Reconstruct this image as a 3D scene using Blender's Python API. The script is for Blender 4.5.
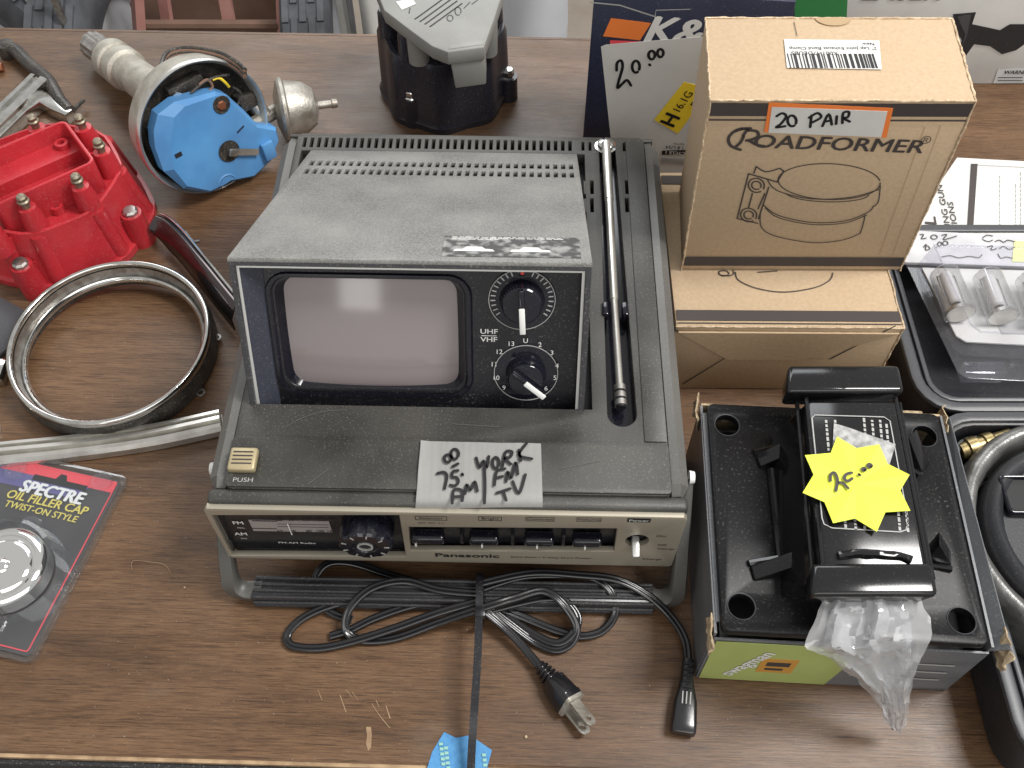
import bpy, bmesh, math, random
from mathutils import Vector, Matrix, noise as mnoise
random.seed(7)
S = bpy.context.scene
COL = S.collection
for o in list(bpy.data.objects):
    bpy.data.objects.remove(o)
R = math.radians

# ---------------------------------------------------------------- camera
CAM_H, CAM_TILT, CAM_F = 0.57, R(55.7), 980.0
cd = bpy.data.cameras.new('camera'); cam = bpy.data.objects.new('camera', cd); COL.objects.link(cam)
cam.location = (0, 0, CAM_H); cam.rotation_euler = (math.pi/2 - CAM_TILT, 0, 0)
cd.sensor_fit = 'HORIZONTAL'; cd.sensor_width = 36; cd.lens = 36*CAM_F/1024
cd.clip_start = 0.02; cd.clip_end = 60
S.camera = cam
S.render.resolution_x, S.render.resolution_y = 1024, 768

# ---------------------------------------------------------------- world and lamps (indoor hall: soft ceiling light)
w = bpy.data.worlds.new('World'); S.world = w; w.use_nodes = True
bg = w.node_tree.nodes['Background']; bg.inputs[0].default_value = (1.0, 0.985, 0.96, 1); bg.inputs[1].default_value = 0.48
def area(name, loc, target, sx, sy, power, col=(1, 1, 1)):
    l = bpy.data.lights.new(name, 'AREA'); l.shape = 'RECTANGLE'; l.size = sx; l.size_y = sy; l.energy = power; l.color = col
    o = bpy.data.objects.new(name, l); COL.objects.link(o); o.location = loc
    o.rotation_euler = (Vector(target) - Vector(loc)).to_track_quat('-Z', 'Y').to_euler()
    return o
area('ceiling_lamp', (1.15, 0.38, 1.95), (0, 0.4, 0), 0.55, 0.8, 50, (1, 0.98, 0.95))
area('front_fill_light', (0.5, -1.5, 1.75), (0, 0.35, 0), 2.6, 1.1, 20, (1, 0.98, 0.95))  # added fill from behind the camera, lifts the front faces
area('hall_door_light', (-0.3, 3.6, 2.6), (0, 0.4, 0), 3.0, 1.4, 62, (0.95, 0.98, 1))
area('window_light', (-0.70, -2.6, 0.36), (0, 0.4, 0.1), 0.36, 0.42, 1.4, (1, 0.99, 0.96))
S.view_settings.view_transform = 'Standard'; S.view_settings.look = 'None'
S.view_settings.exposure = 0.19; S.view_settings.gamma = 1; S.view_settings.use_curve_mapping = False
S.render.engine = 'CYCLES'

# ---------------------------------------------------------------- measuring helpers: a direction seen in the photo met with a real plane
CC = Vector((0, 0, CAM_H)); CF = Vector((0, math.cos(CAM_TILT), -math.sin(CAM_TILT))); CU = Vector((0, math.sin(CAM_TILT), math.cos(CAM_TILT)))
def ray(x, y): return CF + Vector((1, 0, 0))*((x-512)/CAM_F) - CU*((y-384)/CAM_F)
def U(x, y, z=0.0):
    d = ray(x, y); return CC + d*((z-CAM_H)/d.z)
def VY(x, y, Y):
    d = ray(x, y); return CC + d*(Y/d.y)
class Plane:
    def __init__(s, O, u, v):
        s.O = Vector(O); s.u = Vector(u).normalized(); s.v = (Vector(v) - s.u*Vector(v).dot(s.u)).normalized(); s.n = s.u.cross(s.v)
    def at(s, x, y, off=0.0):
        d = ray(x, y); o = s.O + s.n*off; p = CC + d*((o-CC).dot(s.n)/d.dot(s.n)); q = p - s.O
        return (q.dot(s.u), q.dot(s.v))
    def pt(s, a, b, off=0.0): return s.O + s.u*a + s.v*b + s.n*off
    def M(s, a=0.0, b=0.0, off=0.0, rot=0.0):
        o = s.pt(a, b, off)
        m = Matrix(((s.u.x, s.v.x, s.n.x, o.x), (s.u.y, s.v.y, s.n.y, o.y), (s.u.z, s.v.z, s.n.z, o.z), (0, 0, 0, 1)))
        return m @ Matrix.Rotation(rot, 4, 'Z')
def T(x, y, z): return Matrix.Translation((x, y, z))
def RZ(a): return Matrix.Rotation(a, 4, 'Z')
def RX(a): return Matrix.Rotation(a, 4, 'X')
def RY(a): return Matrix.Rotation(a, 4, 'Y')
def axisM(o, d, up=(0, 0, 1)):
    z = Vector(d).normalized(); x = Vector(up).cross(z)
    if x.length < 1e-5: x = Vector((1, 0, 0))
    x.normalize(); y = z.cross(x); o = Vector(o)
    return Matrix(((x.x, y.x, z.x, o.x), (x.y, y.y, z.y, o.y), (x.z, y.z, z.z, o.z), (0, 0, 0, 1)))
def smooth_path(pts, n=8, closed=False):
    P = [Vector(p) for p in pts]; out = []; N = len(P)
    for i in range(N if closed else N-1):
        if closed: a, b, c, d = P[i-1], P[i], P[(i+1) % N], P[(i+2) % N]
        else: a, b, c, d = P[max(i-1, 0)], P[i], P[i+1], P[min(i+2, N-1)]
        for k in range(n):
            t = k/n
            out.append(0.5*((2*b) + (c-a)*t + (2*a-5*b+4*c-d)*t*t + (3*b-a-3*c+d)*t*t*t))
    if not closed: out.append(P[-1])
    return out
def rrect(x0, y0, x1, y1, r, n=5):
    pts = []
    for cx, cy, a0 in ((x1-r, y1-r, 0), (x0+r, y1-r, 90), (x0+r, y0+r, 180), (x1-r, y0+r, 270)):
        for k in range(n+1):
            a = R(a0 + 90*k/n); pts.append((cx+r*math.cos(a), cy+r*math.sin(a)))
    return pts
def circ(cx, cy, rx, ry=None, n=24, a0=0, a1=360):
    ry = rx if ry is None else ry
    full = abs(a1-a0) >= 360; m = n if full else n+1
    return [(cx+rx*math.cos(R(a0+(a1-a0)*k/n)), cy+ry*math.sin(R(a0+(a1-a0)*k/n))) for k in range(m)]

# ---------------------------------------------------------------- objects
ROOT = {}
def root_of(o):
    while o.parent: o = o.parent
    return o
def tag(o, label, cat, group=None):
    o['label'] = label; o['category'] = cat
    if group: o['group'] = group
    return o
def thing(name, label, cat, loc=(0, 0, 0), rz=0.0, group=None):
    o = bpy.data.objects.new(name, None); COL.objects.link(o); o.empty_display_size = 0.02
    o.location = loc; o.rotation_euler = (0, 0, rz)
    ROOT[o] = Matrix.Translation(loc) @ RZ(rz)
    return tag(o, label, cat, group)
class MB:
    """collects shapes (given in frame M, M taking them to world) into one mesh"""
    def __init__(s, M=None): s.bm = bmesh.new(); s.M = M or Matrix()
    def _merge(s, tmp, M=None):
        me = bpy.data.meshes.new('tmp'); tmp.to_mesh(me); tmp.free()
        me.transform(s.M @ (M or Matrix())); s.bm.from_mesh(me); bpy.data.meshes.remove(me); return s
    def box(s, c, size, M=None, bevel=0.0, seg=2):
        t = bmesh.new(); bmesh.ops.create_cube(t, size=1)
        for v in t.verts: v.co = Vector((v.co.x*size[0], v.co.y*size[1], v.co.z*size[2]))
        if bevel: bmesh.ops.bevel(t, geom=t.edges[:], offset=bevel, segments=seg, affect='EDGES', profile=0.5)
        return s._merge(t, (M or Matrix()) @ T(*c))
    def hexa(s, v, bevel=0.0, seg=2):
        """8 corners: bottom 4 counter-clockwise, then top 4"""
        t = bmesh.new(); vs = [t.verts.new(p) for p in v]
        for f in ((3, 2, 1, 0), (4, 5, 6, 7), (0, 1, 5, 4), (1, 2, 6, 5), (2, 3, 7, 6), (3, 0, 4, 7)): t.faces.new([vs[i] for i in f])
        bmesh.ops.recalc_face_normals(t, faces=t.faces)
        if bevel: bmesh.ops.bevel(t, geom=t.edges[:], offset=bevel, segments=seg, affect='EDGES', profile=0.5)
        return s._merge(t)
    def prism(s, pts, z0, z1, M=None, bevel=0.0, top=1.0):
        t = bmesh.new(); cx = sum(p[0] for p in pts)/len(pts); cy = sum(p[1] for p in pts)/len(pts)
        a = [t.verts.new((x, y, z0)) for x, y in pts]; b = [t.verts.new((cx+(x-cx)*top, cy+(y-cy)*top, z1)) for x, y in pts]; n = len(pts)
        t.faces.new(a[::-1]); t.faces.new(b)
        for i in range(n): t.faces.new((a[i], a[(i+1) % n], b[(i+1) % n], b[i]))
        bmesh.ops.recalc_face_normals(t, faces=t.faces)
        if bevel:
            bmesh.ops.bevel(t, geom=[e for e in t.edges if abs(e.verts[0].co.z-e.verts[1].co.z) < 1e-7], offset=bevel, segments=2, affect='EDGES', profile=0.5)
        return s._merge(t, M)
    def lathe(s, prof, n=32, M=None, a0=0, a1=360, lob=None):
        t = bmesh.new(); full = abs(a1-a0) >= 360; m = n if full else n+1; rings = []
        for r, z in prof:
            ring = []
            for k in range(m):
                a = R(a0+(a1-a0)*k/n); rr = r*(lob(a, z) if lob else 1)
                ring.append(t.verts.new((rr*math.cos(a), rr*math.sin(a), z)))
            rings.append(ring)
        for i in range(len(rings)-1):
            for k in range(n):
                k2 = (k+1) % m
                t.faces.new((rings[i][k], rings[i][k2], rings[i+1][k2], rings[i+1][k]))
        bmesh.ops.remove_doubles(t, verts=t.verts[:], dist=1e-6)
        bmesh.ops.recalc_face_normals(t, faces=t.faces)
        return s._merge(t, M)
    def tube(s, path, r, n=8, M=None, closed=False, prof=None, up=(0, 0, 1)):
        path = [Vector(p) for p in path]; t = bmesh.new(); N = len(path); rings = []
        for i, p in enumerate(path):
            if closed: d = path[(i+1) % N]-path[i-1]
            else: d = path[min(i+1, N-1)]-path[max(i-1, 0)]
            d.normalize(); x = d.cross(Vector(up))
            if x.length < 1e-4: x = d.cross(Vector((0, 1, 0.1)))
            x.normalize(); y = x.cross(d); rr = r(i/(N-1)) if callable(r) else r
            pr = prof or [(math.cos(2*math.pi*k/n), math.sin(2*math.pi*k/n)) for k in range(n)]
            rings.append([t.verts.new(p+(x*a+y*b)*rr) for a, b in pr])
        m = len(rings[0])
        for i in range(N if closed else N-1):
            A, B = rings[i], rings[(i+1) % N]
            for k in range(m): t.faces.new((A[k], A[(k+1) % m], B[(k+1) % m], B[k]))
        if not closed: t.faces.new(rings[0]); t.faces.new(rings[-1][::-1])
        bmesh.ops.recalc_face_normals(t, faces=t.faces)
        return s._merge(t, M)
    def grid(s, rows, thick=0.0):
        t = bmesh.new(); V = [[t.verts.new(p) for p in r] for r in rows]
        for i in range(len(V)-1):
            for k in range(len(V[0])-1): t.faces.new((V[i][k], V[i][k+1], V[i+1][k+1], V[i+1][k]))
        if thick:
            bmesh.ops.recalc_face_normals(t, faces=t.faces)
            bmesh.ops.solidify(t, geom=t.faces[:], thickness=thick)
        return s._merge(t)
    def poly(s, pts, thick=0.0):
        t = bmesh.new(); f = t.faces.new([t.verts.new(p) for p in pts])
        if thick: bmesh.ops.solidify(t, geom=[f], thickness=thick)
        return s._merge(t)
    def stroke(s, pl, uv, wd, off=0.0003, closed=False, cap=True):
        """pen line of width wd on a plane"""
        P = [Vector(p).to_2d() for p in uv]; N = len(P); L = []; Rr = []
        for i in range(N):
            d = (P[(i+1) % N]-P[i-1]) if closed else (P[min(i+1, N-1)]-P[max(i-1, 0)])
            if d.length < 1e-9: d = Vector((1, 0))
            d.normalize(); nn = Vector((-d.y, d.x))*wd/2
            L.append(P[i]+nn); Rr.append(P[i]-nn)
        t = bmesh.new(); a = [t.verts.new(pl.pt(p.x, p.y, off)) for p in L]; b = [t.verts.new(pl.pt(p.x, p.y, off)) for p in Rr]
        for i in range(N if closed else N-1):
            j = (i+1) % N; t.faces.new((b[i], b[j], a[j], a[i]))
        if cap and not closed:
            for q in (P[0], P[-1]): t.faces.new([t.verts.new(pl.pt(q.x+wd/2*math.cos(k*math.pi/4), q.y+wd/2*math.sin(k*math.pi/4), off+2e-5)) for k in range(8)])
        return s._merge(t)
    def plate(s, outer, holes=(), t=0.002, M=None, bevel=0.0):
        """flat plate with real holes, top at z=0 of M"""
        cu = bpy.data.curves.new('c', 'CURVE'); cu.dimensions = '2D'; cu.fill_mode = 'BOTH'
        cu.extrude = t/2-bevel; cu.bevel_depth = bevel; cu.bevel_resolution = 1; cu.offset = -bevel
        for pts in [outer]+list(holes):
            sp = cu.splines.new('POLY'); sp.points.add(len(pts)-1); sp.use_cyclic_u = True
            for p, q in zip(sp.points, pts): p.co = (q[0], q[1], 0, 1)
        ob = bpy.data.objects.new('c', cu); COL.objects.link(ob)
        me = bpy.data.meshes.new_from_object(ob.evaluated_get(bpy.context.evaluated_depsgraph_get()))
        bpy.data.objects.remove(ob); bpy.data.curves.remove(cu)
        me.transform(s.M @ (M or Matrix()) @ T(0, 0, -t/2)); s.bm.from_mesh(me); bpy.data.meshes.remove(me); return s
    def text(s, body, M, size, shear=0.0, off=0.0, xs=1.0, align='CENTER', sp=1.0, ext=0.0):
        cu = bpy.data.curves.new('t', 'FONT'); cu.body = body; cu.size = size; cu.shear = shear; cu.offset = 0.0
        cu.align_x = align; cu.align_y = 'CENTER'; cu.space_character = sp; cu.resolution_u = 3; cu.extrude = ext
        ob = bpy.data.objects.new('t', cu); COL.objects.link(ob)
        me = bpy.data.meshes.new_from_object(ob.evaluated_get(bpy.context.evaluated_depsgraph_get()))
        bpy.data.objects.remove(ob); bpy.data.curves.remove(cu)
        me.transform(Matrix.Diagonal((xs, 1, 1, 1))); w_ = off*size
        for q, (dx, dy) in enumerate(((0, 0), (w_, 0), (-w_, 0), (0, w_*.6), (0, -w_*.6)) if off else ((0, 0),)):
            m2 = me.copy(); m2.transform(s.M @ M @ T(dx, dy, q*1.5e-5)); s.bm.from_mesh(m2); bpy.data.meshes.remove(m2)
        bpy.data.meshes.remove(me); return s
    def jitter(s, amp, freq):
        for v in s.bm.verts: v.co += Vector(mnoise.noise_vector(v.co*freq))*amp
        return s
    def build(s, name, mat, parent=None, angle=35, label=None):
        me = bpy.data.meshes.new(name)
        o = bpy.data.objects.new(name, me); COL.objects.link(o)
        bmesh.ops.remove_doubles(s.bm, verts=s.bm.verts[:], dist=1e-7)
        s.bm.to_mesh(me); s.bm.free()
        if parent:
            o.parent = parent; me.transform(ROOT[root_of(parent)].inverted())
        else:
            cs = [v.co for v in me.vertices]
            b = Vector(((min(c.x for c in cs)+max(c.x for c in cs))/2, (min(c.y for c in cs)+max(c.y for c in cs))/2, min(c.z for c in cs)))
            me.transform(Matrix.Translation(-b)); o.location = b; ROOT[o] = Matrix.Translation(b)
        if angle:
            me.polygons.foreach_set('use_smooth', [True]*len(me.polygons)); me.set_sharp_from_angle(angle=R(angle))
        me.materials.append(mat)
        if label: o['label'] = label
        return o

# ---------------------------------------------------------------- materials
def mat(name, col, rough=0.5, metal=0.0, col2=None, nscale=40.0, nstretch=(1, 1, 1), ramp=(0.35, 0.65), bump=None, dust=0.0, dustcol=(0.42, 0.40, 0.37), dscale=900.0,
        coat=0.0, rvar=0.0, spec=0.5, emit=None, dlow=0.0):
    m = bpy.data.materials.new(name); m.use_nodes = True; nt = m.node_tree; N = nt.nodes; Lk = nt.links
    b = N['Principled BSDF']; b.inputs['Roughness'].default_value = rough; b.inputs['Metallic'].default_value = metal
    b.inputs['Coat Weight'].default_value = coat; b.inputs['Coat Roughness'].default_value = 0.12; b.inputs['Specular IOR Level'].default_value = spec
    b.inputs['Base Color'].default_value = (*col, 1)
    tc = N.new('ShaderNodeTexCoord'); out = None
    def nz(scale, detail=4, stretch=(1, 1, 1)):
        mp = N.new('ShaderNodeMapping'); mp.inputs['Scale'].default_value = stretch; Lk.new(tc.outputs['Object'], mp.inputs[0])
        t = N.new('ShaderNodeTexNoise'); t.inputs['Scale'].default_value = scale; t.inputs['Detail'].default_value = detail; Lk.new(mp.outputs[0], t.inputs['Vector']); return t.outputs['Fac']
    def rmp(fac, lo, hi, c0=(0, 0, 0), c1=(1, 1, 1)):
        r = N.new('ShaderNodeValToRGB'); r.color_ramp.elements[0].position = lo; r.color_ramp.elements[1].position = hi
        r.color_ramp.elements[0].color = (*c0, 1); r.color_ramp.elements[1].color = (*c1, 1); Lk.new(fac, r.inputs[0]); return r.outputs[0]
    def mix(fac, a, c):
        x = N.new('ShaderNodeMix'); x.data_type = 'RGBA'
        if isinstance(fac, float): x.inputs[0].default_value = fac
        else: Lk.new(fac, x.inputs[0])
        for i, q in ((6, a), (7, c)):
            if isinstance(q, tuple): x.inputs[i].default_value = (*q, 1)
            else: Lk.new(q, x.inputs[i])
        return x.outputs[2]
    c = col
    if col2: c = rmp(nz(nscale, 6, nstretch), ramp[0], ramp[1], col, col2)
    if dust:
        k = rmp(nz(dscale, 2), 0.62-0.12*dust, 0.74); big = rmp(nz(30, 4), 0.3, 0.7, (0.25,)*3, (1,)*3)
        mm = N.new('ShaderNodeMath'); mm.operation = 'MULTIPLY'; Lk.new(k, mm.inputs[0]); Lk.new(big, mm.inputs[1])
        m2 = N.new('ShaderNodeMath'); m2.operation = 'MULTIPLY'; m2.inputs[1].default_value = min(1.0, dust); Lk.new(mm.outputs[0], m2.inputs[0])
        c = mix(m2.outputs[0], c, dustcol)
    if dlow:
        k = rmp(nz(22, 5), 0.35, 0.75, (0,)*3, (dlow,)*3); c = mix(k, c, dustcol)
    if not isinstance(c, tuple): Lk.new(c, b.inputs['Base Color'])
    if rvar:
        mr = N.new('ShaderNodeMapRange'); mr.inputs[3].default_value = max(0.02, rough-rvar); mr.inputs[4].default_value = rough+rvar
        Lk.new(nz(60, 5), mr.inputs[0]); Lk.new(mr.outputs[0], b.inputs['Roughness'])
    if bump:
        bp = N.new('ShaderNodeBump'); bp.inputs['Strength'].default_value = bump[1]; bp.inputs['Distance'].default_value = bump[2] if len(bump) > 2 else 0.001
        Lk.new(nz(bump[0], 3), bp.inputs['Height']); Lk.new(bp.outputs[0], b.inputs['Normal'])
    if emit: b.inputs['Emission Color'].default_value = (*col, 1); b.inputs['Emission Strength'].default_value = emit
    return m
def clear_mat(name, tint=(0.96, 0.97, 0.98), gloss=0.10, rough=0.08, white=0.0, bump=None):
    m = bpy.data.materials.new(name); m.use_nodes = True; nt = m.node_tree; N = nt.nodes; Lk = nt.links; N.clear()
    o = N.new('ShaderNodeOutputMaterial'); tr = N.new('ShaderNodeBsdfTransparent'); tr.inputs[0].default_value = (*tint, 1)
    gl = N.new('ShaderNodeBsdfGlossy'); gl.inputs['Roughness'].default_value = rough
    lw = N.new('ShaderNodeLayerWeight'); lw.inputs[0].default_value = 0.5; fr = N.new('ShaderNodeMath'); fr.operation = 'POWER'; fr.inputs[1].default_value = 4.0; Lk.new(lw.outputs['Facing'], fr.inputs[0])
    ad = N.new('ShaderNodeMath'); ad.operation = 'ADD'; ad.inputs[1].default_value = gloss+0.04; Lk.new(fr.outputs[0], ad.inputs[0])
    mx = N.new('ShaderNodeMixShader'); Lk.new(ad.outputs[0], mx.inputs[0]); last = tr
    if white:
        df = N.new('ShaderNodeBsdfDiffuse'); df.inputs[0].default_value = (0.85, 0.86, 0.88, 1); tl = N.new('ShaderNodeBsdfTranslucent'); tl.inputs[0].default_value = (0.8, 0.8, 0.82, 1)
        m1 = N.new('ShaderNodeMixShader'); m1.inputs[0].default_value = 0.4; Lk.new(df.outputs[0], m1.inputs[1]); Lk.new(tl.outputs[0], m1.inputs[2])
        m2 = N.new('ShaderNodeMixShader'); m2.inputs[0].default_value = white; Lk.new(tr.outputs[0], m2.inputs[1]); Lk.new(m1.outputs[0], m2.inputs[2]); last = m2
    Lk.new(last.outputs[0], mx.inputs[1]); Lk.new(gl.outputs[0], mx.inputs[2]); Lk.new(mx.outputs[0], o.inputs[0])
    if bump:
        tc = N.new('ShaderNodeTexCoord'); t = N.new('ShaderNodeTexNoise'); t.inputs['Scale'].default_value = bump[0]; Lk.new(tc.outputs['Object'], t.inputs['Vector'])
        bp = N.new('ShaderNodeBump'); bp.inputs['Strength'].default_value = bump[1]; bp.inputs['Distance'].default_value = 0.001
        Lk.new(t.outputs['Fac'], bp.inputs['Height']); Lk.new(bp.outputs[0], gl.inputs['Normal']); Lk.new(bp.outputs[0], lw.inputs['Normal'])
    return m
def wood_mat():
    m = bpy.data.materials.new('walnut_laminate'); m.use_nodes = True; nt = m.node_tree; N = nt.nodes; Lk = nt.links; b = N['Principled BSDF']
    tc = N.new('ShaderNodeTexCoord')
    def nz(scale, stretch, detail=5, dist=0.0, rough=0.55):
        mp = N.new('ShaderNodeMapping'); mp.inputs['Scale'].default_value = stretch; Lk.new(tc.outputs['Object'], mp.inputs[0])
        t = N.new('ShaderNodeTexNoise'); t.inputs['Scale'].default_value = scale; t.inputs['Detail'].default_value = detail; t.inputs['Distortion'].default_value = dist; t.inputs['Roughness'].default_value = rough
        Lk.new(mp.outputs[0], t.inputs['Vector']); return t.outputs['Fac']
    def ramp(f, els):
        r = N.new('ShaderNodeValToRGB'); e = r.color_ramp.elements
        while len(e) < len(els): e.new(0.5)
        for q, (p, c) in zip(e, els): q.position = p; q.color = (*c, 1)
        Lk.new(f, r.inputs[0]); return r.outputs[0]
    def mixc(mode, fac, a, c):
        x = N.new('ShaderNodeMix'); x.data_type = 'RGBA'; x.blend_type = mode; x.inputs[0].default_value = fac
        Lk.new(a, x.inputs[6]); Lk.new(c, x.inputs[7]); return x.outputs[2]
    base = ramp(nz(7, (0.7, 7, 1), 10, 0.6, 0.68), [(0.30, (0.078, 0.042, 0.021)), (0.47, (0.132, 0.073, 0.037)), (0.60, (0.156, 0.089, 0.047)), (0.76, (0.188, 0.112, 0.061))])
    pores = ramp(nz(100, (0.32, 9, 1), 5, 0.3, 0.75), [(0.38, (0.42, 0.38, 0.35)), (0.48, (1, 1, 1))])
    fine = ramp(nz(330, (0.30, 5, 1), 4, 0.0, 0.7), [(0.32, (0.56, 0.53, 0.51)), (0.66, (1.24, 1.22, 1.19))])
    c = mixc('MULTIPLY', 0.9, base, pores); c = mixc('MULTIPLY', 0.9, c, fine)
    blotch = ramp(nz(5, (1, 2.4, 1), 4), [(0.32, (0.66, 0.63, 0.60)), (0.68, (1.12, 1.10, 1.08))]); c = mixc('MULTIPLY', 0.7, c, blotch)
    # settled dust: sparse specks and a few pale smears
    sp = ramp(nz(620, (1, 1, 1), 2), [(0.70, (0, 0, 0)), (0.78, (1, 1, 1))]); sm = ramp(nz(11, (1, 2, 1), 6, 0.8), [(0.60, (0, 0, 0)), (0.80, (0.22, 0.22, 0.22))])
    def dustmix(a, f, col):
        x = N.new('ShaderNodeMix'); x.data_type = 'RGBA'; Lk.new(f, x.inputs[0]); Lk.new(a, x.inputs[6]); x.inputs[7].default_value = (*col, 1); return x.outputs[2]
    c = dustmix(c, sm, (0.27, 0.22, 0.17)); c = dustmix(c, sp, (0.30, 0.25, 0.19))
    Lk.new(c, b.inputs['Base Color'])
    mr = N.new('ShaderNodeMapRange'); mr.inputs[3].default_value = 0.26; mr.inputs[4].default_value = 0.56; Lk.new(nz(18, (1, 2.2, 1), 6), mr.inputs[0]); Lk.new(mr.outputs[0], b.inputs['Roughness'])
    bp = N.new('ShaderNodeBump'); bp.inputs['Strength'].default_value = 0.25; bp.inputs['Distance'].default_value = 0.0006; Lk.new(nz(60, (0.6, 14, 1), 4, 0.2, 0.7), bp.inputs['Height']); Lk.new(bp.outputs[0], b.inputs['Normal'])
    return m
M = {}
M['wood'] = wood_mat()
M['tan_edge'] = mat('worn_wood_edge', (0.42, 0.29, 0.17), 0.7, col2=(0.25, 0.16, 0.09), nscale=90)
M['black_edge'] = mat('black_edge_band', (0.02, 0.02, 0.022), 0.45, dust=0.5)
M['concrete'] = mat('concrete', (0.20, 0.165, 0.13), 0.85, col2=(0.29, 0.25, 0.205), nscale=6, bump=(60, 0.3))
M['deck'] = mat('dusty_charcoal_plastic', (0.022, 0.0215, 0.020), 0.48, col2=(0.036, 0.035, 0.032), nscale=25, dust=0.42, bump=(1500, 0.25, 0.0004), dlow=0.16, dustcol=(0.24, 0.225, 0.19))
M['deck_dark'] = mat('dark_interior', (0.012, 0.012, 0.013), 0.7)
M['rail'] = mat('grey_plastic_rail', (0.10, 0.097, 0.09), 0.40, dust=0.25, col2=(0.085, 0.082, 0.075), nscale=18)
M['case'] = mat('speckled_silver_paint', (0.135, 0.134, 0.127), 0.46, metal=0.25, col2=(0.235, 0.23, 0.22), nscale=900, ramp=(0.40, 0.62), bump=(1300, 0.35, 0.0004), dlow=0.55, dustcol=(0.36, 0.35, 0.33))
M['case_side'] = mat('dark_case_edge', (0.035, 0.036, 0.04), 0.4, dust=0.4)
M['black'] = mat('black_plastic', (0.010, 0.010, 0.013), 0.32, dust=0.25)
M['gloss'] = mat('gloss_black_plastic', (0.007, 0.007, 0.012), 0.12, dust=0.2, dustcol=(0.2, 0.2, 0.22))
M['screen'] = mat('crt_glass', (0.245, 0.212, 0.214), 0.10, coat=0.6, spec=0.6, dust=0.12)
M['silver_line'] = mat('silver_trim', (0.62, 0.62, 0.60), 0.35, metal=0.6)
M['champagne'] = mat('champagne_panel', (0.335, 0.305, 0.24), 0.40, metal=0.4, col2=(0.40, 0.365, 0.295), nscale=20, nstretch=(0.2, 1, 1), dust=0.2)
M['gold'] = mat('champagne_button', (0.42, 0.35, 0.21), 0.42, metal=0.35, dust=0.3)
M['chrome'] = mat('chrome', (0.72, 0.72, 0.70), 0.14, metal=1.0, rvar=0.08, col2=(0.55, 0.54, 0.51), nscale=120)
M['bright_strip'] = mat('matt_silver_strip', (0.70, 0.69, 0.65), 0.30, metal=0.85, col2=(0.52, 0.50, 0.46), nscale=60, rvar=0.1)
M['steel'] = mat('dull_steel', (0.50, 0.49, 0.47), 0.36, metal=0.9, col2=(0.30, 0.28, 0.26), nscale=150, rvar=0.1)
M['old_alu'] = mat('oxidised_aluminium', (0.46, 0.44, 0.385), 0.55, metal=0.45, col2=(0.30, 0.275, 0.225), nscale=70, bump=(400, 0.35), ramp=(0.4, 0.7))
M['alu'] = mat('cast_aluminium', (0.46, 0.44, 0.40), 0.48, metal=0.75, col2=(0.26, 0.23, 0.19), nscale=70, bump=(400, 0.35), ramp=(0.4, 0.7))
M['mirror'] = mat('bright_chrome', (0.86, 0.86, 0.85), 0.07, metal=1.0)
M['bluegrey'] = mat('reflected_blue_grey', (0.034, 0.037, 0.052), 0.30, dust=0.25)
M['white'] = mat('white_plastic', (0.72, 0.72, 0.70), 0.4)
M['ink_white'] = mat('white_print', (0.68, 0.68, 0.66), 0.6)
M['ink_grey'] = mat('grey_print', (0.35, 0.35, 0.34), 0.6)
M['ink'] = mat('marker_ink', (0.008, 0.008, 0.010), 0.45)
M['ink_brown'] = mat('dark_brown_print', (0.045, 0.036, 0.034), 0.7)
M['red_dot'] = mat('red_print', (0.6, 0.05, 0.04), 0.5)
M['tape'] = mat('grey_tape', (0.255, 0.253, 0.243), 0.5, col2=(0.280, 0.277, 0.268), nscale=400, nstretch=(1, 0.02, 1), bump=(300, 0.15))
M['paper'] = mat('white_paper', (0.60, 0.595, 0.57), 0.6, col2=(0.54, 0.535, 0.515), nscale=30)
M['cord'] = mat('black_cord', (0.010, 0.010, 0.012), 0.20, spec=0.7)
M['bakelite'] = mat('black_bakelite', (0.020, 0.019, 0.026), 0.24, dust=0.35, dustcol=(0.2, 0.19, 0.2), rvar=0.08)
M['handle'] = mat('ribbed_handle', (0.030, 0.030, 0.033), 0.30, dust=0.3)
M['brass'] = mat('brass', (0.46, 0.36, 0.17), 0.38, metal=0.9, col2=(0.28, 0.22, 0.12), nscale=400)
M['bronze'] = mat('tarnished_terminal', (0.34, 0.30, 0.235), 0.5, metal=0.85, col2=(0.2, 0.17, 0.12), nscale=500)
M['red'] = mat('red_bakelite', (0.46, 0.026, 0.036), 0.30, col2=(0.35, 0.018, 0.026), nscale=25, dust=0.35, dustcol=(0.6, 0.3, 0.28), rvar=0.1)
M['blue'] = mat('blue_plastic', (0.095, 0.29, 0.58), 0.40, col2=(0.065, 0.21, 0.46), nscale=28, dlow=0.30, dustcol=(0.10, 0.16, 0.26), rvar=0.08)
M['grey_cover'] = mat('grey_cover', (0.24, 0.24, 0.225), 0.45, col2=(0.20, 0.20, 0.188), nscale=30, dust=0.25)
M['card'] = mat('kraft_cardboard', (0.405, 0.296, 0.186), 0.78, col2=(0.45, 0.334, 0.215), nscale=420, bump=(300, 0.2, 0.0005), dlow=0.18, dustcol=(0.40, 0.28, 0.17))
M['navy'] = mat('navy_print_card', (0.016, 0.020, 0.045), 0.40, col2=(0.022, 0.027, 0.055), nscale=20, dust=0.2)
M['orange'] = mat('orange_print', (0.78, 0.20, 0.04), 0.5)
M['redpink'] = mat('red_print_band', (0.70, 0.07, 0.09), 0.5)
M['yellow'] = mat('yellow_sticker', (0.80, 0.58, 0.03), 0.55)
M['star'] = mat('fluorescent_yellow_paper', (0.62, 0.70, 0.045), 0.6, col2=(0.58, 0.66, 0.05), nscale=14)
M['green_dark'] = mat('green_print', (0.03, 0.20, 0.06), 0.4)
M['lime'] = mat('lime_print_card', (0.38, 0.44, 0.14), 0.5, col2=(0.33, 0.385, 0.12), nscale=20, dust=0.2)
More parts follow.
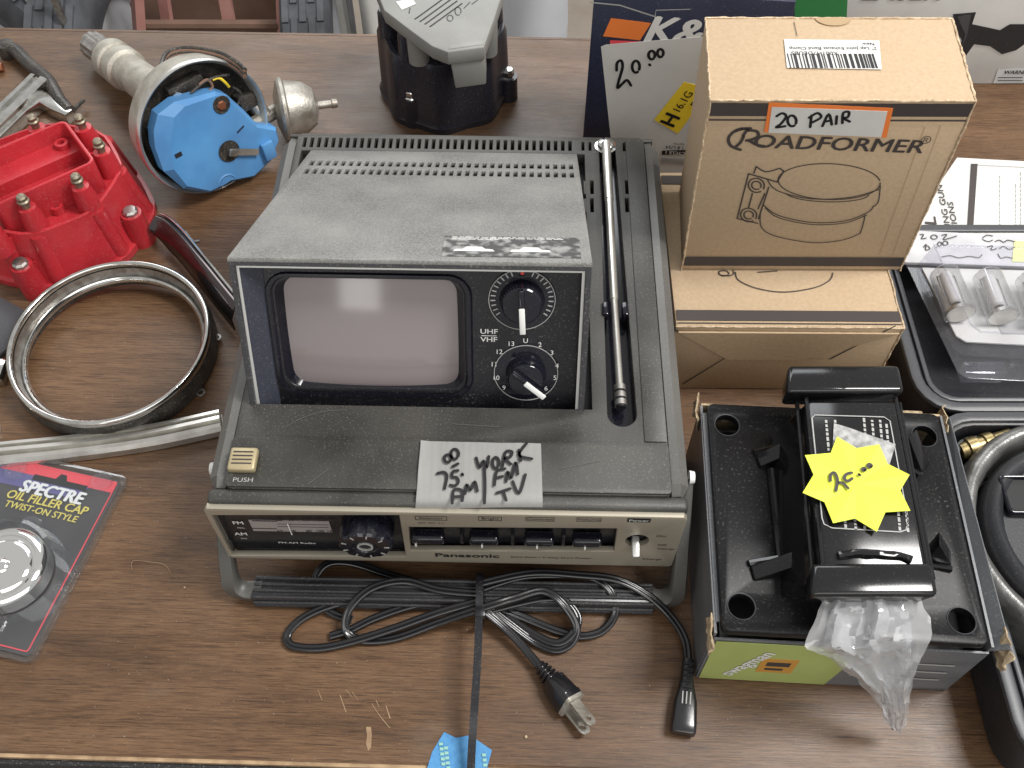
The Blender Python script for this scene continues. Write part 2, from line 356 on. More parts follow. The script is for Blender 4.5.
M['grey_card'] = mat('grey_print_card', (0.11, 0.115, 0.125), 0.38, col2=(0.15, 0.155, 0.165), nscale=14, nstretch=(1, 1, 5), dust=0.5)
M['torn'] = mat('torn_card_edge', (0.50, 0.40, 0.26), 0.9, col2=(0.28, 0.2, 0.12), nscale=300)
M['enamel'] = mat('black_enamel_steel', (0.008, 0.008, 0.009), 0.13, dust=0.12, dustcol=(0.22, 0.20, 0.18), dscale=700, rvar=0.05, spec=0.5)
M['enamel_plate'] = mat('dusty_black_plate', (0.007, 0.007, 0.008), 0.36, dust=0.22, dustcol=(0.34, 0.32, 0.28), dscale=700, spec=0.18)
M['case_black'] = mat('moulded_black_case', (0.016, 0.017, 0.020), 0.42, dust=0.15, bump=(900, 0.2, 0.0004))
M['case_grey'] = mat('grey_case_rim', (0.055, 0.057, 0.063), 0.40, dust=0.15)
M['worn_metal'] = mat('worn_grey_hose', (0.13, 0.129, 0.125), 0.36, metal=0.7, col2=(0.27, 0.268, 0.26), nscale=60, ramp=(0.40, 0.75), bump=(500, 0.4, 0.0005))
M['rubber'] = mat('tyre_rubber', (0.055, 0.058, 0.066), 0.75, col2=(0.10, 0.105, 0.118), nscale=25)
M['pink'] = mat('faded_red_paint', (0.52, 0.27, 0.23), 0.55, col2=(0.42, 0.2, 0.17), nscale=22)
M['rust'] = mat('rusty_cardboard', (0.20, 0.115, 0.08), 0.8, col2=(0.13, 0.075, 0.052), nscale=14)
M['sheet'] = mat('pale_sheet', (0.62, 0.64, 0.68), 0.5, col2=(0.50, 0.53, 0.58), nscale=7)
M['blue_tape'] = mat('blue_masking_tape', (0.055, 0.22, 0.47), 0.65, col2=(0.08, 0.28, 0.54), nscale=250, bump=(600, 0.4, 0.0004))
M['denim'] = mat('blue_grey_cloth', (0.16, 0.20, 0.32), 0.8, col2=(0.11, 0.14, 0.24), nscale=9)
M['clear'] = clear_mat('clear_blister', gloss=0.02, rough=0.05)
M['clear_tray'] = clear_mat('clear_tray_plastic', (0.94, 0.94, 0.97), 0.02, 0.05, white=0.04)
M['bag'] = clear_mat('milky_poly_bag', (0.92, 0.93, 0.95), 0.06, 0.09, white=0.46, bump=(140, 0.35))
M['glass'] = clear_mat('bulb_glass', (0.88, 0.88, 0.88), 0.12, 0.03)
M['charcoal_card'] = mat('charcoal_print_card', (0.045, 0.043, 0.045), 0.45, col2=(0.065, 0.062, 0.06), nscale=25)
M['purple'] = mat('violet_print', (0.11, 0.10, 0.24), 0.5)
M['yellow_ink'] = mat('yellow_print', (0.62, 0.52, 0.12), 0.55)
M['dark_chrome'] = mat('dark_chrome', (0.10, 0.085, 0.085), 0.12, metal=0.9)
M['copper'] = mat('copper_bit', (0.45, 0.18, 0.10), 0.4, metal=0.8)
M['dirty'] = mat('oily_black', (0.018, 0.017, 0.016), 0.4, dust=0.5, col2=(0.05, 0.042, 0.034), nscale=90)

# ================================================================ the setting
fl = MB().box((0, 0.6, -0.76), (9, 9, 0.02)).build('floor', M['concrete'], angle=0); fl['kind'] = 'structure'
tbl = thing('table', 'brown walnut-grain laminate table under all the goods for sale', 'table', (0, 0.454, -0.75), R(-1.6))
TM = T(0, 0.454, 0) @ RZ(R(-1.6))
top = MB(TM).box((0.05, 0, -0.011), (2.1, 0.6456, 0.022), bevel=0.0012, seg=1).build('tabletop', M['wood'], tbl)
MB(TM).box((0.05, -0.3238, -0.0035), (2.1, 0.0022, 0.0032)).build('edge_strip', M['tan_edge'], top)
MB(TM).box((0.05, -0.3253, -0.0165), (2.1, 0.005, 0.022), bevel=0.001).build('edge_band', M['black_edge'], top)
MB(TM).box((0.05, 0.3243, -0.011), (2.1, 0.003, 0.021)).build('edge_band', M['wood'], top)
for sx in (-0.85, 0.95):
    for sy in (-0.27, 0.27): MB(TM).box((sx, sy, -0.386), (0.03, 0.03, 0.728), bevel=0.003).build('leg', M['case_grey'], tbl)
# scratches and a bare patch in the laminate
flat = Plane((0, 0, 0.0002), (1, 0, 0), (0, 1, 0))
def on_table(pts, n=4): return [flat.at(p.x, p.y) for p in smooth_path([(a, b, 0) for a, b in pts], n)]
for pts, wd in (([(340, 695), (346, 712)], .0004), ([(372, 704), (380, 716), (390, 728)], .0003), ([(386, 706), (390, 718)], .0005), ([(352, 692), (358, 700)], .0003), ([(322, 700), (318, 690)], .0003), ([(346, 690), (352, 697)], .0003), ([(376, 700), (379, 707)], .0003)):
    MB().stroke(flat, on_table(pts), wd, 0.0001).build('scratch_mark', M['tan_edge'], top, 0)
MB().poly([flat.pt(*flat.at(x, y), 0.0001) for x, y in ((366, 727), (371, 727), (372, 735), (371, 748), (368, 751), (366, 744), (367, 736))]).build('bare_patch', M['tan_edge'], top, 0)
o = MB().tube(smooth_path([U(132, 570, .001), U(133, 561, .001), U(150, 562, .001), U(165, 565, .001), U(172, 576, .001)], 5), 0.00017, 5).build('thread', M['tan_edge']); tag(o, 'fine pale loose thread lying on the wood left of the television', 'thread')
for i, (x, y, w_, lab) in enumerate(((185, 588, .0007, 'tiny pale crumb on the wood just below the loose thread'), (526, 737, .0010, 'tiny pale crumb on the wood left of the plug blades'))):
    o = MB().lathe([(0, 0), (w_, .0003), (w_*.8, .0012), (0, .0015)], 6, T(*U(x, y, .0001))).build('crumb', M['torn']); tag(o, lab, 'crumb', 'crumbs on the table')

# ---------------------------------------------------------------- beyond the table: things standing on the floor
def tyre(x, y, z, r, wdt, rz, label, n=26):
    t = thing('tyre', label, 'tyre', (x, y, -0.75), rz, 'tyres on the floor behind the table')
    W = T(x, y, z) @ RZ(rz) @ RY(math.pi/2)
    h = wdt/2
    MB(W).lathe([(r*.62, -h*.8), (r*.8, -h), (r*.94, -h*.96), (r*.985, -h*.8), (r*.985, h*.8), (r*.94, h*.96), (r*.8, h), (r*.62, h*.8)], 56).build('carcass', M['rubber'], t)
    b = MB(W)
    for row in range(5):
        for k in range(n):
            a = 2*math.pi*(k+(row % 2)*.5)/n
            b.box((r*.985, 0, (row-2)*wdt*.17), (r*.03, 2*math.pi*r/n*.62, wdt*.125), RZ(a))
    k = b.build('tread_blocks', M['rubber'], t, 0); k['kind'] = 'stuff'
    MB(W).lathe([(r*.62, -h*.6), (r*.6, -h*.3), (r*.18, -h*.2), (r*.15, h*.2), (r*.6, h*.3), (r*.62, h*.6)], 32).build('rim', M['sheet'], t)
p = VY(88, 15, 1.32); tyre(p.x, p.y, -0.50, 0.25, 0.085, 0, 'grey treaded tyre seen edge on behind the table, left of the pink frame')
p = VY(312, 12, 1.34); tyre(p.x, p.y+.02, -0.51, 0.24, 0.075, R(4), 'grey treaded tyre seen edge on behind the table, right of the pink frame')
p = VY(10, 15, 1.42); tyre(p.x-.02, p.y, -0.53, 0.22, 0.09, R(62), 'dark tyre turned to show its sidewall at the far left corner')
cart = thing('cart_frame', 'faded pink painted metal frame with rungs standing behind the table', 'frame', (VY(215, 15, 1.3).x, 1.3, -0.75))
for (x0, y0, x1, y1) in ((133, -60, 140, 40), (282, -60, 285, 40)):
    a = VY(x0, y0, 1.32); b_ = VY(x1, y1, 1.30); b_ = a+(b_-a)*1.0; c = Vector((b_.x, 1.3, -0.745))
    MB().tube([a, b_, c], 0.0115, 8, prof=[(1, .6), (-1, .6), (-1, -.6), (1, -.6)]).build('upright', M['pink'], cart, 0)
for (x0, y0, x1, y1) in ((158, -40, 168, 26), (218, -40, 230, 26)):
    MB().tube([VY(x0, y0, 1.36), VY(x1, y1, 1.34)], 0.0095, 8, prof=[(1, .4), (-1, .4), (-1, -.4), (1, -.4)]).build('brace', M['pink'], cart, 0)
MB().tube([VY(136, 25, 1.31), VY(284, 25, 1.31)], 0.008, 8).build('rung', M['rust'], cart)
MB().tube([VY(138, -55, 1.31), VY(284, -55, 1.31)], 0.008, 8).build('rung', M['rust'], cart)
a, b_ = VY(128, 30, 1.45), VY(292, 30, 1.45)
o = MB().box(((a.x+b_.x)/2, 1.50, -0.52), (b_.x-a.x, 0.10, 0.46), bevel=.004).build('brown_carton', M['rust']); tag(o, 'brown carton panel seen between the rungs of the pink frame', 'carton')
def crumpled(name, px0, px1, Y, ztop, label, cat, m):
    a, b_ = VY(px0, 10, Y), VY(px1, 10, Y); rows = []
    for i in range(16):
        t = i/15; z = -0.74+(ztop+0.74)*t; row = []
        for k in range(19):
            an = 2*math.pi*k/18; rx = (b_.x-a.x)/2*(1-.12*t); ry = .07
            f = 1+.10*mnoise.noise(Vector((math.cos(an)*2, math.sin(an)*2, t*5+px0)))
            row.append((( a.x+b_.x)/2+rx*f*math.cos(an), Y+.07+ry*f*math.sin(an), z))
        rows.append(row)
    rows.append([(( a.x+b_.x)/2, Y+.07, ztop+.005)]*19)
    o = MB().grid(rows).build(name, m, angle=60); tag(o, label, cat)
crumpled('white_sack', 496, 572, 1.25, -0.02, 'white plastic sack standing behind the table right of the black distributor cap', 'sack', M['sheet'])
crumpled('white_sack', 352, 386, 1.28, -0.02, 'narrow white sack standing behind the table left of the black distributor cap', 'sack', M['paper'])
p = VY(338, 10, 1.3)
o = MB().box((p.x, 1.33, -0.45), (0.012, 0.03, 0.6), bevel=.003).build('white_post', M['paper']); tag(o, 'thin white post standing beside the right-hand tyre behind the table', 'post')
sh = MB().box((VY(48, 8, 1.25).x, 1.25, -0.32), (0.05, 0.012, 0.20), RY(0), bevel=.002)
o = sh.build('pale_bracket', M['paper']); tag(o, 'pale bracket leaning between the two left-hand tyres behind the table', 'bracket')
o = MB().tube([VY(52, -8, 1.2), VY(64, 22, 1.2), VY(75, 60, 1.2)], .006, 8).build('grey_rod', M['steel']); tag(o, 'grey metal rod slanting in front of the left-hand tyres', 'rod')
p = VY(110, 766, 0.06)
rows = [[(-0.30+.24*k/14, 0.02+.05*i/6+.01*mnoise.noise(Vector((k*.4, i*.4, 1))), -0.30+.03*math.sin(k*.5)+.02*mnoise.noise(Vector((k*.5, i*.5, 3)))) for k in range(15)] for i in range(7)]
o = MB().grid(rows, .004).build('folded_cloth', M['denim'], angle=60); tag(o, 'blue grey folded cloth on the shelf below the near edge of the table', 'cloth')
o = MB().box((-0.2, 0.06, -0.335), (0.9, 0.24, 0.02), bevel=.002).build('under_shelf', M['case_grey']); tag(o, 'dark shelf below the near edge of the table, mostly hidden', 'shelf')

# ================================================================ portable television
TVL = (-0.035, 0.248, 0); TVA = R(-1.2)
tv = thing('portable_television', 'dusty charcoal portable television and radio with its small screen popped up', 'television', TVL, TVA)
TVM = ROOT[tv]; TVI = TVM.inverted()
def tl(x, y, z=0.1): return TVI @ U(x, y, z)
tvx = (TVM.to_3x3() @ Vector((1, 0, 0))); tvy = (TVM.to_3x3() @ Vector((0, 1, 0)))
body = MB(TVM).box((0, 0.1445, 0.0695), (0.255, 0.279, 0.041), bevel=.003).build('body', M['case_side'], tv)
MB(TVM).box((0, 0.142, 0.029), (0.215, 0.262, 0.043), bevel=.004).build('battery_base', M['black'], tv)
for sx in (-.09, .09):
    for sy in (.06, .25): MB(TVM).lathe([(0, 0), (.008, 0), (.009, .008), (0, .008)], 16, T(sx, sy, 0)).build('foot', M['black'], tv)
# deck with real vent slots, antenna trough and the well of the pop-up unit
holes = [[(-.1165, .0568), (.0795, .0568), (.0795, .2665), (-.1165, .2665)]]
def slot(cx, cy, wx, wy, lean=0.0): return [(cx-wx/2-lean, cy-wy/2), (cx+wx/2-lean, cy-wy/2), (cx+wx/2+lean, cy+wy/2), (cx-wx/2+lean, cy+wy/2)]
x0, x1 = tl(304, 145).x, tl(570, 145).x
for k in range(38): holes.append(slot(x0+(x1-x0)*k/37, .2748, .0022, .0095))
for x in (583, 590, 624): holes.append(slot(tl(x, 145).x, .2748, .0018, .0085))
for x in (585, 592, 627):
    for y in (187, 205): q = tl(x, y); holes.append(slot(q.x, q.y, .0022, .0125))
A0, A1 = tl(607, 146), tl(622, 414)
tr = []
dx, dy = (A1-A0).x, (A1-A0).y; ln = math.hypot(dx, dy); ux, uy = dx/ln, dy/ln; wr = .0083
for k in range(13):
    a = math.atan2(uy, ux)-math.pi/2+math.pi*k/12; tr.append((A1.x+wr*math.cos(a), A1.y+wr*math.sin(a)))
wb = .0055
c1_, c2_ = (A0.x+uy*wb, A0.y-ux*wb), (A0.x-uy*wb, A0.y+ux*wb)
if (Vector(tr[12])-Vector(c1_)).length > (Vector(tr[12])-Vector(c2_)).length: c1_, c2_ = c2_, c1_
trc = tr+[c1_, c2_]
deck = MB(TVM).plate(rrect(-.1212, .002, .1212, .284, .004), holes+[trc], .009, T(0, 0, .1), .0006).build('top_deck', M['deck'], tv)
MB(TVM).box((.0962, .145, .0907), (.024, .25, .0008)).build('antenna_trough', M['gloss'], deck)
MB(TVM).plate(rrect(-.1212, .0025, .1212, .0345, .003), (), .0014, T(0, 0, .1014), .0004).build('front_apron', M['deck'], deck)
MB(TVM).box((.1145, .158, .1004), (.0125, .245, .0012), bevel=.0004).build('side_ledge', M['deck'], deck)
for s_ in (-1, 1):
    prof = [(s_*.1218, .0905), (s_*.1218, .0985), (s_*.1265, .0995), (s_*.1312, .0958), (s_*.1312, .082), (s_*.1218, .082)]
    b = MB(TVM); rows = []
    for yy in (.004, .01, .275, .283):
        k = .0 if .005 < yy < .28 else .0035
        rows.append([Vector((x-s_*k*(abs(x) > .13), yy, z-k*(z > .095))) for x, z in prof+prof[:1]])
    b.grid(rows); b.poly(rows[0][:-1]); b.poly(rows[-1][:-1])
    b.build('side_rail', M['rail'], tv, 25)
MB(TVM).box((0, -.0015, .0945), (.2600, .0085, .0095), bevel=.0028, seg=3).build('front_edge', M['deck'], tv)
MB(TVM).box((0, .2852, .086), (.256, .003, .022), bevel=.001).build('back_edge', M['deck'], tv)
# push button
q0, q1 = tl(228, 473, .1015), tl(260, 451, .1015)
for pts, wd in (([(285, 428), (300, 419), (322, 412), (346, 410)], .0004), ([(308, 486), (330, 470)], .0004), ([(560, 470), (600, 462)], .0004), ([(240, 440), (246, 434)], .0004), ([(452, 424), (500, 427)], .0004)):
    MB().stroke(Plane((0, 0, .1016 if pts[0][1] > 441 else .1002), (1, 0, 0), (0, 1, 0)), [Plane((0, 0, .1002), (1, 0, 0), (0, 1, 0)).at(p.x, p.y) for p in smooth_path([(a, b, 0) for a, b in pts], 5)], wd, .0002, cap=False).build('scratch_mark', M['rail'], deck, 0)
pb = MB(TVM).box(((q0.x+q1.x)/2, (q0.y+q1.y)/2, .1035), (q1.x-q0.x, q1.y-q0.y, .005), bevel=.0015, seg=3).build('push_button', M['gold'], tv)
for k in range(4): MB(TVM).box(((q0.x+q1.x)/2, q0.y+(q1.y-q0.y)*(.26+.17*k), .1061), ((q1.x-q0.x)*.72, .0007, .0005)).build('ridge', M['ink_brown'], pb, 0)
pdeck = Plane(TVM @ Vector((0, 0, .1016)), tvx, tvy)
MB().text('PUSH', pdeck.M(*pdeck.at(243, 480)), .0038, xs=1.25).build('lettering', M['ink_grey'], tv, 0)
# ---- pop-up screen unit
PW0, PW1, PB, LEAN, PH = -.1160, .0750, .056, R(24), .0905
up = Vector((0, math.sin(LEAN), math.cos(LEAN))); fwd = Vector((0, -math.cos(LEAN), math.sin(LEAN)))
F0 = Vector(((PW0+PW1)/2, PB, .100)); FW = (PW1-PW0)/2
FT = F0+up*PH; BK = Vector((F0.x, .2610, .1035))
face = Plane(TVM @ F0, tvx, TVM.to_3x3() @ up)
taper = .0075
tdir = (BK-FT); tlen = tdir.length; tdir.normalize()
ptop = Plane(TVM @ FT, tvx, TVM.to_3x3() @ tdir)
vh = []
for row, (va, vb) in enumerate([(ptop.at(440, a)[1]/tlen, ptop.at(440, b)[1]/tlen) for a, b in ((177.5, 172), (169, 164))]):
    for k in range(34):
        u = -FW+taper+.006+(2*FW-taper-.012)*k/33
        vh.append(slot(u, tlen*(va+vb)/2, .0026, tlen*(vb-va)))
pc = MB().plate([(-FW, -.0005), (FW, -.0005), (FW-.001, tlen), (-FW+taper, tlen)], vh, .0028, ptop.M(0, 0, .0014), .0005).build('popup_case', M['case'], tv)
def wall(u0, u1):  # side wall of the wedge
    a = F0+Vector((u0, 0, 0))-up*.012; b = FT+Vector((u0, 0, 0)); c = BK+Vector((u1, 0, -.0016)); d = BK+Vector((u1, 0, -.011))
    s_ = 1 if u0 < 0 else -1
    return MB(TVM).hexa([a, d, d+Vector((s_*.002, 0, 0)), a+Vector((s_*.002, 0, 0)), b-up*.0016, c, c+Vector((s_*.002, 0, 0)), b-up*.0016+Vector((s_*.002, 0, 0))])
wall(-FW, -FW+taper).build('case_side', M['case_side'], pc, 0); wall(FW, FW-.001).build('case_side', M['case_side'], pc, 0)
MB().box((taper/2, tlen*.5, -.006), (2*FW-taper-.006, tlen*.93, .001), ptop.M()).build('vent_shade_plate', M['deck_dark'], pc, 0)  # added dark plate standing in for the shade behind the vents
# frame of the face, a thin silver line, then the recessed black panel
frame_o = [(-FW, -.010), (FW, -.010), (FW, PH+.0002), (-FW, PH+.0002)]
frame_i = [(-FW+.0035, -.0095), (FW-.0035, -.0095), (FW-.0035, PH-.0035), (-FW+.0035, PH-.0035)]
MB().plate(frame_o, [frame_i], .016, face.M(0, 0, .0005), .0005).build('face_frame', M['case_side'], pc, 0)
li_o = frame_i; li_i = [(-FW+.0050, -.0090), (FW-.0050, -.0090), (FW-.0050, PH-.0050), (-FW+.0050, PH-.0050)]
MB().plate(li_o, [li_i], .002, face.M(0, 0, -.0010)).build('silver_line', M['silver_line'], pc, 0)
REC = -.0095
s0 = face.at(264, 272, REC); s1 = face.at(472, 396, REC); g0 = face.at(281, 277, REC-.006); g1 = face.at(459, 386, REC-.006)
hole = rrect(s0[0]+.004, s1[1]+.004, s1[0]-.004, s0[1]-.003, .010, 6)
MB().plate([(-FW+.0036, -.0094), (FW-.0036, -.0094), (FW-.0036, PH-.0036), (-FW+.0036, PH-.0036)], [hole], .0015, face.M(0, 0, REC)).build('face_panel', M['black'], pc, 0)
b = MB(face.M())
n = len(hole); cx, cy = (s0[0]+s1[0])/2, (s0[1]+s1[1])/2
def ring_at(x0, y0, x1, y1, r, z): return [(p[0], p[1], z) for p in rrect(x0, y0, x1, y1, r, 6)]
gx0, gx1, gy0, gy1 = g0[0], g1[0], g1[1], g0[1]
rows = [ring_at(s0[0]-.001, s1[1]-.001, s1[0]+.001, s0[1]+.0005, .013, REC+.0002), ring_at(s0[0], s1[1], s1[0], s0[1], .012, REC+.0018), ring_at(s0[0]+.002, s1[1]+.002, s1[0]-.002, s0[1]-.0015, .011, REC+.0018),
        ring_at(gx0-.003, gy0-.004, gx1+.003, gy1+.002, .009, REC-.002), ring_at(gx0, gy0, gx1, gy1, .008, REC-.0075), ring_at(gx0+.001, gy0+.001, gx1-.001, gy1-.001, .008, REC-.009)]
b.grid([r_+r_[:1] for r_ in rows]); b.build('screen_bezel', M['gloss'], pc, 50)
b = MB(face.M()); rows = []
mx, my = (gx0+gx1)/2, (gy0+gy1)/2; hx, hy = (gx1-gx0)/2+.003, (gy1-gy0)/2+.003
for i in range(13):
    rows.append([(mx+hx*(k/8-1), my+hy*(i/6-1), REC-.0050-.0038*((k/8-1)**2*.62+(i/6-1)**2*.38)) for k in range(17)])
b.grid(rows); b.build('screen', M['screen'], pc, 180)
MB(face.M()).poly([(-FW+.0052, -.009, -.0012), (-FW+.0052, PH-.0052, -.0012), (-FW+.0150, PH-.0085, REC+.0004), (-FW+.0150, -.009, REC+.0004)]).build('side_bevel', M['bluegrey'], pc, 0)  # reflection on the left inner wall, put into the blue-grey colour
# channel knobs
def knob(px, py, rdisc, rknob, tip, name):
    c = face.at(px, py, REC)
    Mk = face.M(c[0], c[1], REC)
    k = MB(Mk).lathe([(0, .0012), (rdisc*.96, .0012), (rdisc, .0006), (rdisc, 0)], 48).build(name+'_dial', M['gloss'], pc)
    MB(Mk).lathe([(rdisc*.985, .00125), (rdisc*.985, .00155), (rdisc*.965, .00155), (rdisc*.965, .00125)], 48).build('dial_rim', M['ink_grey'], pc)
    MB(Mk).lathe([(rknob*1.08, .0012), (rknob, .004), (rknob*.94, .0085), (rknob*.88, .0092), (0, .0092)], 32).build(name+'_knob', M['gloss'], pc)
    d = Vector((tip[0], -tip[1])).normalized(); a = math.atan2(d.y, d.x)
    MB(Mk).box((0, 0, .0108), (rknob*1.9, .0034, .0034), RZ(a), bevel=.0008).build('knob_grip', M['gloss'], pc)
    MB(Mk).box((rknob*.62, .0, .0130), (rknob*1.35, .0032, .0012), RZ(a), bevel=.0005).build('pointer', M['white'], pc)
    return Mk, c
knob(522, 299, .0185, .0115, (.05, 1), 'tuner')
knob(526, 372, .0185, .0108, (.72, .62), 'channel')
tx = MB()
for s_, x, y in (('12', 499, 352), ('11', 494, 364.5), ('10', 496, 378), ('9', 504, 388), ('13', 511, 344), ('U', 525.6, 341), ('2', 540, 345), ('3', 552, 353), ('4', 557, 366), ('5', 555, 378), ('6', 546, 388.6)):
    tx.text(s_, face.M(*face.at(x, y, REC+.0015), REC+.0015), .0042)
tx.text('UHF', face.M(*face.at(489, 331.5, REC), REC+.0002), .0042, xs=1.25, off=.02); tx.text('VHF', face.M(*face.at(489, 339.5, REC), REC+.0002), .0042, xs=1.25, off=.02)
c = face.at(489, 335.5, REC); tx.box((c[0], c[1], REC+.0003), (.0085, .0004, .0002), face.M())
tx.build('lettering', M['ink_white'], pc, 0)
tk = MB(); c = face.at(522, 299, REC+.0014)
for k in range(25):
    a = R(-35+250*k/24)
    if 70 < math.degrees(a) < 110: continue
    tk.box((.0158, 0, 0), (.0026, .0007, .0002), face.M(c[0], c[1], REC+.0016) @ RZ(a))
tk.build('tick_marks', M['ink_grey'], pc, 0)
MB().box((0, .0158, 0), (.0018, .0024, .0003), face.M(c[0], c[1], REC+.0016)).build('red_mark', M['red_dot'], pc, 0)
# warning sticker on the sloping top
c0 = ptop.at(441, 256, .0016); c1 = ptop.at(579, 238, .0016)
stx = MB().box(((c0[0]+c1[0])/2, (c0[1]+c1[1])/2, .0016), (c1[0]-c0[0], c1[1]-c0[1], .0003), ptop.M()).build('foil_sticker', mat('worn_foil', (0.10, 0.10, 0.10), .35, metal=.5, col2=(0.42, .42, .41), nscale=160, ramp=(.45, .62)), pc, 0)
b = MB()
for line in range(3):
    x = c0[0]+.004; y = c1[1]-.0018-line*.0016
    while x < c1[0]-(.010 if line < 2 else .045):
        l_ = random.uniform(.002, .006); b.box((x+l_/2, y, .0019), (l_, .0006, .0001), ptop.M()); x += l_+.0008
for cxx in (.23, .64):
    X = c0[0]+(c1[0]-c0[0])*cxx; Y = c0[1]+(c1[1]-c0[1])*.30
    b.prism([(-.011, -.002), (.011, -.002), (.010, .0006), (.006, .001), (.004, .0042), (-.004, .0042), (-.006, .001), (-.010, .0006)], .0019, .0020, ptop.M(X, Y, 0))
b.build('sticker_print', M['ink_white'], pc, 0)
# ---- front control panel
fp = Plane(TVM @ Vector((0, -.0068, 0)), tvx, (0, 0, 1))
TLc, TRc, BRc, BLc = fp.at(205, 509), fp.at(689, 511), fp.at(672, 562), fp.at(231, 557)
yb = (BRc[1]+BLc[1])/2; yt = (TLc[1]+TRc[1])/2
outl = [(TLc[0]+.002, yt), (TLc[0], yt-.003), (BLc[0], yb+.002), (BLc[0]+.002, yb), (BRc[0]-.002, yb), (BRc[0], yb+.002), (TRc[0], yt-.003), (TRc[0]-.002, yt)]
w1 = [fp.at(x, y, .002) for x, y in ((212, 515.5), (399, 515.5), (406, 557), (232, 556))]
w2 = [fp.at(x, y) for x, y in ((409, 524), (617, 525.5), (614, 548.5), (411, 548))]
pw = fp.at(637, 538); w3 = circ(pw[0], pw[1], .0066, .0078, 20)
fpan = MB().plate(outl, [w1, w2, w3], .004, fp.M(0, 0, .002), .0007).build('front_panel', M['champagne'], tv)
MB().plate([(TLc[0]+.0015, yt-.001), (BLc[0]+.0012, yb+.001), (BLc[0]+.004, yb-.006), (BRc[0]-.004, yb-.006), (BRc[0]-.0012, yb+.001), (TRc[0]-.0015, yt-.001)], (), .0016, fp.M(0, 0, -.0048)).build('panel_backing', M['black'], fpan, 0)
# radio dial window
DZ = -.0042
dm = fp.at(291, 527, DZ)
MB().box((dm[0], dm[1]+.0005, DZ-.0006), (.0455, .0135, .001), fp.M()).build('dial_scale', mat('dial_scale', (.30, .27, .265), .35), fpan, 0)
b = MB()
for yy in (521, 528.5): 
    c = fp.at(261, yy, DZ); b.box((c[0]+.002, c[1], DZ), (.014, .0008, .0002), fp.M())
for s_, x, y in (('88', 279, 520), ('92', 291, 520), ('96', 305, 520), ('100', 319, 520), ('108', 330, 520), ('53', 280, 531), ('60', 293, 531), ('80', 309, 531), ('100', 320, 531), ('160', 331, 531)):
    b.text(s_, fp.M(*fp.at(x, y, DZ), DZ+.0002), .0034, off=.01)
for yy in (524.5, 527): 
    c = fp.at(303, yy, DZ); b.box((c[0], c[1], DZ), (.029, .0004, .0002), fp.M())
b.build('scale_print', M['ink_brown'], fpan, 0)
c = fp.at(290, 528, DZ); MB().box((c[0], c[1], DZ+.0008), (.0006, .0145, .0004), fp.M(0, 0, 0)).build('needle', M['white'], fpan, 0)
b = MB().text('FM', fp.M(*fp.at(238, 523, DZ), DZ), .0052, off=.02).text('AM', fp.M(*fp.at(241, 534, DZ), DZ), .0052, off=.02).text('MHz', fp.M(*fp.at(241, 528, DZ), DZ), .0022).text('kHz', fp.M(*fp.at(244, 538.5, DZ), DZ), .0022).text('FM·AM Radio', fp.M(*fp.at(297, 543, DZ), DZ), .0032, xs=1.25)
b.build('lettering', M['ink_white'], fpan, 0)
sill = [Vector((*fp.at(x, y, o_), o_)) for x, y, o_ in ((231, 556, .001), (404, 557, .001), (400, 549, DZ), (243, 548, DZ))]
MB(fp.M()).poly([(p[0], p[1], p[2]) for p in sill]).build('window_sill', M['case_side'], fpan, 0)
# tuning knob
kc = fp.at(366, 539, .006); Mk = fp.M(kc[0], kc[1], -.004)
kn = MB(Mk).lathe([(.0150, 0), (.0150, .0135), (.0138, .0150), (.0075, .0150), (.007, .0142), (0, .0142)], 72, lob=lambda a, z: 1-.055*(math.sin(a*9) > .55)).build('tuning_knob', M['gloss'], tv, 30)
for k in range(9): MB(Mk).box((.0120, 0, .0151), (.0028, .0008, .0003), RZ(2*math.pi*k/9)).build('knob_mark', M['ink_grey'], kn, 0)
MB(Mk).lathe([(.0045, .0143), (.0045, .0152), (.0035, .0152), (.0035, .0143)], 24).build('knob_ring', M['ink_grey'], kn)
# sliders
c0_, c1_ = fp.at(411, 537), fp.at(615, 537); seg = (c1_[0]-c0_[0])/4
for k in (1, 2, 3): MB().box((c0_[0]+seg*k, c0_[1], -.0025), (.0020, .0115, .007), fp.M(), bevel=.0004).build('slot_divider', M['black'], fpan)
for k, (f0, wd) in enumerate(((.34, .0185), (.44, .0165), (.52, .0165), (.46, .0165))):
    sl = MB(fp.M(c0_[0]+seg*(k+f0), c0_[1]+.0012, .0000) @ RX(R(8))).box((0, 0, 0), (wd, .0085, .0075), bevel=.0016, seg=3).build('slider', M['gloss'], tv)
    MB().box((c0_[0]+seg*(k+f0)+(-.001 if k else -.0068), c0_[1]-.0020, .0040), (.0010, .0028, .0008), fp.M()).build('slider_mark', M['white'], sl, 0)
sw = MB().box((pw[0], pw[1], -.004), (.0125, .0150, .002), fp.M(), bevel=.0005).build('power_switch', M['deck_dark'], tv)
MB(fp.M(pw[0]-.0006, pw[1]-.0045, .0035) @ RX(R(14))).box((0, 0, 0), (.0042, .0055, .012), bevel=.0008).build('switch_lever', M['silver_line'], sw)
b = MB()
def boxed(s_, x, y, hw):
    b = MB(); c = fp.at(x, y, .002); b.text(s_, fp.M(c[0], c[1], .0022), .0036, xs=1.1)
    for dx, dy, wx, wy in ((0, .0022, hw*2, .0003), (0, -.0022, hw*2, .0003), (-hw, 0, .0003, .0044), (hw, 0, .0003, .0044)): b.box((c[0]+dx, c[1]+dy, .0022), (wx, wy, .0001), fp.M())
    b.build('control_label', M['ink'], fpan, 0)
for s_, x, y, hw in (('Selector', 431, 518, .0085), ('Bright', 490, 518.5, .0062), ('Contrast', 540, 519, .0076), ('Volume', 589, 519.5, .0065)): boxed(s_, x, y, hw)
